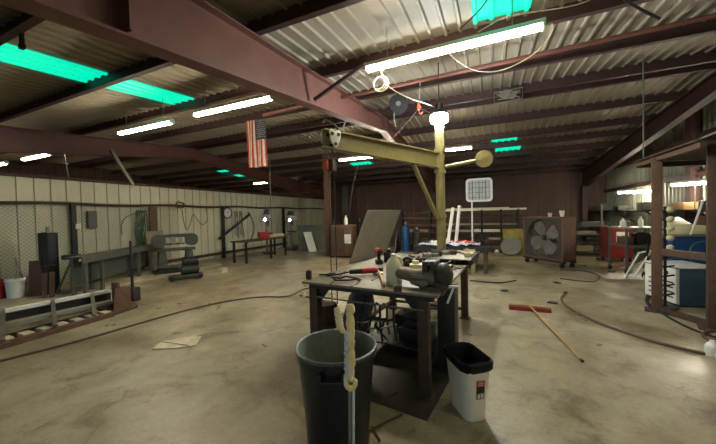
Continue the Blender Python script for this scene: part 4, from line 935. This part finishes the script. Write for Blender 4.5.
# ------------------------------------------------------------------ brown steel rack on the right
rp1, rp2 = V((2.36, 6.1, 0)), V((2.66, 5.42, 0))
t = thing('steel_rack', 'tall brown steel rack with two posts and a plate on top at the right', 'rack', rp1)
q2 = rp2-rp1
for q, mm in ((V((0, 0, 0)), m_rust2), (q2, m_rust)):
    b = MB(); b.box(q+V((0, 0, 1.19)), (.125, .125, 2.38), RZ(radians(-20))); b.build('post', mm, t, bevel=.01)
    b = MB(); b.box(q+V((0, 0, .008)), (.28, .28, .016), RZ(radians(-20))); b.build('base_plate', m_rust, t)
b = MB(); b.bar(V((.03, -.07, .93)), q2+V((0, .07, .93)), .06, .1); b.build('cross_bar', m_rust, t)
b = MB(); b.bar(V((.03, -.07, .04)), q2+V((0, .07, .04)), .08, .07); b.build('bottom_rail', m_rust, t)
TP = [fl(636, 161.5, 2.42), fl(716, 136, 2.42), fl(714, 157.5, 2.42), fl(652, 161, 2.42)]
TP = [V((2.3, 6.75, 2.4)), V((2.3, 5.0, 2.4)), V((3.9, 5.4, 2.4)), V((3.6, 7.2, 2.4))]
b = MB(); b.prism([v-rp1 for v in TP], (0, 0, .02)); b.build('top_plate', m_rust, t)
b = MB(); b.bar(TP[0]-rp1+V((.06, 0, -.05)), TP[3]-rp1+V((0, -.06, -.05)), .06, .09); b.build('top_beam', m_rust, t)
b = MB(); b.bar(TP[0]-rp1+V((.06, 0, -.05)), TP[1]-rp1+V((.06, 0, -.05)), .06, .06); b.build('top_beam', m_rust2, t)
b = MB(); b.cyl(V((-.03, .35, 2.42)), V((-.03, .35, roofz(6.05)-.0)), .011, seg=8); b.build('hanging_rod', m_greysteel, t)
b = MB(); b.prism([V((2.5, 5.6, 2.46)), V((2.4, 4.6, 2.46)), V((3.4, 4.7, 2.46)), V((3.5, 5.9, 2.46))], (0, 0, .02)); b.bar((2.6, 5.5, 2.44), (3.4, 5.7, 2.44), .04, .04); tag(b.build('sheet_offcut', m_plate), 'pale steel sheet lying across the top of the brown rack', 'sheet')
# peg rod beside post
p = V((2.56, 6.36, 0)); t = thing('peg_stand', 'black upright rod with light knobbed pegs just right of the brown rack post', 'stand', p)
b = MB(); b.cyl((0, 0, 0), (0, 0, 1.62), .02, seg=10); b.build('rod', m_black, t); b = MB(); b.cyl((0, 0, 0), (0, 0, .02), .16, seg=18); b.build('foot', m_black, t)
for k in range(10):
    z = .2+k*.15; b = MB(); b.cyl((-.0, -.0, z), (-.13, -.05, z+.02), .014, seg=8); b.cyl((0, 0, z), (.13, .05, z+.02), .014, seg=8); b.build('peg', m_black, t)
    if k > 4:
        b = MB(); b.ell((.05, -.03, z+.02), (.05, .05, .045)); b.build('knob', m_cream, t)
# welders
t = thing('welder', 'low welder with a dark teal front and white side inside the brown rack', 'welder', V((2.74, 6.36, 0)), radians(14))
b = MB(); b.box((.3, .38, .33), (.56, .7, .6)); b.build('body', m_teal, t, bevel=.012)
b = MB(); b.box((.013, .38, .33), (.02, .68, .56)); b.build('side_panel', m_white, t)
b = MB(); b.box((.3, .38, .64), (.6, .74, .025)); b.build('lid', m_white, t, bevel=.006)
for k in range(4):
    b = MB(); b.box((.0, .38, .14+k*.08), (.008, .5, .022)); b.build('louvre', m_dark, t)
b = MB(); b.cyl((.0, .25, .53), (-.03, .25, .53), .03, seg=14); b.build('dial', m_black, t)
b = MB(); b.box((.3, .38, .015), (.5, .6, .03)); b.build('base', m_black, t)
t = thing('blue_cabinet', 'blue metal cabinet with a grey top behind the teal welder', 'cabinet', V((3.55, 7.95, 0)), radians(10))
b = MB(); b.box((0, 0, .54), (.86, .55, 1.02)); b.build('body', m_blue, t, bevel=.01); b = MB(); b.box((0, 0, 1.07), (.92, .6, .04)); b.build('top', m_plate, t, bevel=.006)
b = MB(); b.box((0, 0, .015), (.8, .5, .03)); b.build('plinth', m_dark, t); b = MB(); b.box((0, -.28, .7), (.7, .012, .03)); b.build('handle', m_steel, t)
b = MB(); b.tube([V((-.2, -.32, .5)), V((-.25, -.36, .9)), V((.0, -.34, 1.0)), V((.3, -.35, .7)), V((.35, -.33, .4))], .016, 7, smooth=2); tag(b.build('hanging_cable', m_greenhose, loc=V((3.6, 7.85, 0))), 'green cable draped over the front of the blue cabinet', 'cable')
b = MB(); b.prism([(-.33, -.2, 0), (.3, -.24, 0), (.34, .2, 0), (-.3, .2, 0)], (0, 0, .16)); b.prism([(-.3, -.2, .16), (.05, -.22, .16), (.1, .18, .3), (-.28, .16, .22)], (0, 0, .03)); tag(b.build('cream_carton', m_cream, loc=V((3.42, 7.95, 1.09)), rz=.2, bevel=.01), 'torn cream carton lying on top of the blue cabinet', 'box')
b = MB(); b.box((0, 0, .15), (.26, .26, .3)); b.box((0, -.02, .31), (.28, .2, .02)); tag(b.build('metal_can', m_rust2, loc=V((3.9, 8.05, 1.09)), bevel=.01), 'brown metal can on the right end of the blue cabinet', 'can')
b = MB(); a_, c_ = oY(691, 230, 7.6), oY(703, 196, 7.5); b.cyl((0, 0, 0), c_-a_, .018, seg=8); a_.z = 1.09; tag(b.build('white_stick', m_white, loc=a_), 'thin white stick leaning up from the blue cabinet top', 'stick')
b = MB(); b.box((0, 0, .6), (.05, .05, 1.2)); 
trim(b, m_rust); bpy.data.objects['trim_%d' % tn[0]].location = (XR-.2, 7.6, 0)
b = MB(); b.box((0, 0, 2.15), (.2, .24, 4.3)); o = trim(b, m_purlin); o.location = (XR-.16, 10.9, 0)

# ------------------------------------------------------------------ hung from the roof
fz = roofz(6.05); fx0, fx1 = -5.72, -5.08; m_fr = mat('flag_red', (176, 62, 56), .8); m_fw = mat('flag_white', (222, 206, 186), .8); m_fb = mat('flag_blue', (62, 66, 84), .8)
b = MB(); nx, nz, H = 26, 24, 1.2
def fv(u, w): return V((fx0+(fx1-fx0)*u*(1-.04*w)+.015*w, 5.98+.035*sin(u*13+w*1.5)*(.3+w), fz-.02-H*w-.05*u*(1-w)))
g_ = [[b.bm.verts.new(fv(i/nx, j/nz)) for i in range(nx+1)] for j in range(nz+1)]
for j in range(nz):
    for i in range(nx):
        b.mi = 2 if (i >= 12 and j < 10) else (0 if (i//2) % 2 == 0 else 1); b._f([g_[j][i], g_[j][i+1], g_[j+1][i+1], g_[j+1][i]])
b.mi = 1
for r in range(9):
    for c in range(6 if r % 2 == 0 else 5):
        u = .5+(c+.5+(.5 if r % 2 else 0))/12.4; w = (r+.6)/24; p = fv(u, w)+V((0, -.006, 0)); pts = []
        for k in range(10): a = pi/2+k*pi/5; s_ = .016 if k % 2 == 0 else .0065; pts.append(p+V((s_*cos(a), 0, s_*sin(a))))
        b._f([b.bm.verts.new(v) for v in pts])
t = thing('flag', 'american flag hanging upright from a roof purlin', 'flag', (0, 0, 0)); b.build('cloth', [m_fr, m_fw, m_fb], t)
b = MB(); b.cyl((fx0-.02, 5.98, fz-.01), (fx1+.02, 5.98, fz-.06), .008, seg=6); b.build('header_rod', m_steel, t)
p = oY(21, 24, 1.63); b = MB(); b.bar((0, 0, .05), (0, 0, -.26), .05, .03); b.box((0, 0, -.25), (.07, .04, .05)); tag(b.build('hanging_bracket', m_black, loc=p), 'dark bracket hanging from a purlin in the top left corner', 'bracket')
# hose reel, pulley, coils, wires
rp = oY(398, 105, 6.0); t = thing('hose_reel', 'round black reel hanging from a purlin above the crane arm', 'reel', rp, radians(20))
b = MB()
for s_ in (-1, 1): b.cyl((0, s_*.06, 0), (0, s_*.075, 0), .19, seg=28)
b.cyl((0, -.06, 0), (0, .06, 0), .12, seg=20); b.build('drum', m_black, t); b = MB(); b.cyl((0, -.08, 0), (0, -.09, 0), .05, seg=14); b.build('hub', m_steel, t)
b = MB(); b.bar((0, .0, .0), (0, 0, fz-rp.z+.02), .06, .04); b.build('bracket', m_black, t)
b = MB(); b.tube([V((-.05, 0, -.02)), V((-.1, -.02, -.25)), V((-.05, 0, -.45))], .012, 6, smooth=1); b.build('hose_end', m_plate, t)
cp = oY(379, 83, 3.97); b = MB()
for k in range(3): b.tube([V(((.085+.012*k)*cos(a)+.01*k, .02*k+.01*sin(a), (.085+.012*k)*sin(a))) for a in [2*pi*i/24 for i in range(24)]], .0055, 6, closed=True)
b.tube([V((.06, 0, .08)), V((.02, -.02, .2)), oY(384, 70, 3.97)-cp], .006, 6, smooth=2); b.tube([V((.08, 0, -.02)), V((.18, .1, -.1)), V((.3, .4, -.12)), V((.5, 1.0, -.05)), V((.58, 1.9, .1))], .006, 6, smooth=2)
tag(b.build('wire_coil', m_wire, loc=cp), 'coil of white wire hanging below the long top centre lamp', 'wire coil')
def wire(pts, r, mm, lab, smooth=2):
    P = [oY(*q) for q in pts]; b = MB(); b.tube([q-P[0] for q in P], r, 6, smooth=smooth); return tag(b.build('hanging_wire', mm, loc=P[0]), lab, 'wire')
wire([(541, 27, 3.85), (556, 22, 4.2), (548, 40, 4.3), (530, 58, 4.35), (500, 72, 4.4), (475, 72, 4.4), (455, 60, 4.45), (440, 44, 4.45)], .005, m_wire, 'white wire drooping in an arc under the long top centre lamp')
wire([(478, 32, 3.9), (505, 16, 4.1), (540, 11, 4.2), (575, 6, 4.3), (600, -4, 4.4)], .005, m_wire, 'white wire running up right from the long top centre lamp')
wire([(460, 29, 4.0), (480, 10, 3.9), (490, -4, 3.8)], .008, m_dark, 'dark wire in front of the green roof panel above the long lamp', 1)
wire([(624, 0, 3.4), (642, 10, 3.45), (660, 19, 3.5)], .012, m_dark, 'short dark rod under the roof at the top right', 0)
wire([(419, 105, 6.0), (420, 85, 6.0), (421, 64, 5.9), (422, 40, 5.0)], .006, m_wire, 'white cord holding the orange pulley above the crane arm', 1)
wire([(60, 128, 4.5), (64, 150, 4.6), (69, 178, 4.8)], .012, m_steel, 'thin cord hanging from the roof over the white wall at left', 1)
wire([(269.5, 156, 8.3), (270, 180, 8.3), (271, 215, 8.3), (272, 236, 8.4)], .015, m_steel, 'long thin cord hanging from the roof to the low bench', 1)
wire([(358, 164, 11.5), (352, 190, 11.6), (349, 215, 11.8)], .014, m_steel, 'thin cord hanging from the roof left of the tilted plate', 1)
wire([(255, 188, 12.6), (275, 194, 12.7), (300, 194, 12.8), (318, 190, 12.9)], .03, m_rust2, 'reddish cable sagging behind the end of the white left wall')
pp = oY(419, 107, 6.0); t = thing('pulley', 'orange hook pulley hanging on a cord above the crane arm', 'pulley', pp)
b = MB(); b.cyl((0, -.02, 0), (0, .02, 0), .04, seg=18); b.build('sheave', m_orange, t); b = MB(); b.bar((0, 0, .1), (0, 0, -.04), .04, .05); b.tube([(0, 0, -.05), (.0, 0, -.12), (.04, 0, -.15), (.07, 0, -.1)], .012, 6, smooth=1); b.build('hook', m_orange, t)
b = MB(); b.tube([(.0, 0, -.02), (-.25, -.05, -.3), (-.55, -.1, -.6)], .005, 6); b.tube([(.0, 0, -.02), (.2, .1, -.12), (.35, .1, -.2)], .005, 6); b.build('rope', m_hose, t)
wp = oY(508, 96, 7.5); b = MB(); rg3 = random.Random(6)
for k in range(9): b.tube([V((rg3.uniform(-.26, .26), rg3.uniform(-.06, .06), rg3.uniform(-.1, .12))) for q in range(6)], .012, 5, smooth=1)
b.tube([(-.28, 0, -.14), (.28, 0, -.12), (.28, 0, .12), (-.28, 0, .1)], .012, 6, closed=True)
tag(b.build('wire_bundle', m_plate, loc=wp+V((0, -.05, 0))), 'tangle of grey wire tied against a purlin at the roof ridge', 'wire bundle')
p = oY(295, 136, 7.3); b = MB(); b.tube([(-.25, 0, 0), (0, 0, .03), (.2, 0, 0), (.5, 0, -.1)], .02, 6, smooth=1); b.tube([(.1, 0, 0), (.2, 0, -.12)], .02, 6); tag(b.build('pipe_bracket', m_steel, loc=p), 'bent steel pipe bracket under the roof right of the flag', 'bracket')

# pieces of parts go one level deeper
def centre(o):
    bb = [V(c) for c in o.bound_box]; return sum(bb, V())/8
def deeper(kind, child, part):
    for root in [o for o in COL.objects if o.parent is None and o.name.split('.')[0] == kind]:
        ch = list(root.children); ps = [o for o in ch if o.name.split('.')[0] == part]
        for c in ch:
            if ps and c.name.split('.')[0] == child: c.parent = min(ps, key=lambda q: (centre(q)-centre(c)).length)
for q in (('fluorescent_lamp', 'tube', 'housing'), ('fluorescent_lamp', 'end_cap', 'housing'), ('jib_crane', 'counter_disc', 'counter_arm'), ('jib_crane', 'collar', 'post'),
          ('drill_press', 'chuck', 'head'), ('drill_press', 'feed_handle', 'head'), ('drill_press', 'work_light', 'head'), ('drill_press', 'belt_cover', 'head'),
          ('welding_table', 'gusset', 'leg'), ('drum_fan', 'blade', 'hub'), ('drum_fan', 'caster', 'cart_rail'), ('steel_rack', 'base_plate', 'post'),
          ('welder', 'louvre', 'side_panel'), ('welder', 'dial', 'side_panel'), ('red_cabinet', 'white_panel', 'drawer'), ('work_cart', 'caster', 'leg'), ('peg_stand', 'peg', 'rod'),
          ('waste_basket', 'label_marks', 'dark_label_band'), ('plastic_jug', 'cap', 'body'), ('hoist_trolley', 'wheel', 'front_plate'), ('rusty_cabinet', 'paper', 'door'),
          ('band_saw', 'blade_guide', 'bow'), ('push_broom', 'end_cap', 'handle'), ('bench_vise', 'jaw_plate', 'rear_jaw'), ('bench_vise', 'side_strip', 'sliding_jaw_body'), ('bench_vise', 'handle_end', 'bar_handle')):
    deeper(*q)

# ------------------------------------------------------------------ light
w = bpy.data.worlds.new('world'); S.world = w; w.use_nodes = True
nt = w.node_tree; bg = nt.nodes['Background']
sk = nt.nodes.new('ShaderNodeTexSky'); sk.sky_type = 'NISHITA'; sk.sun_elevation = radians(35); sk.sun_rotation = radians(20); sk.sun_disc = False; sk.sun_intensity = .3
nt.links.new(sk.outputs['Color'], bg.inputs['Color']); bg.inputs['Strength'].default_value = .05
S.view_settings.view_transform = 'Standard'; S.view_settings.look = 'None'; S.view_settings.gamma = 1
S.view_settings.use_curve_mapping = False; S.view_settings.exposure = 1.65
S.cycles.use_denoising = True
S.cycles.max_bounces = 8; S.cycles.diffuse_bounces = 5
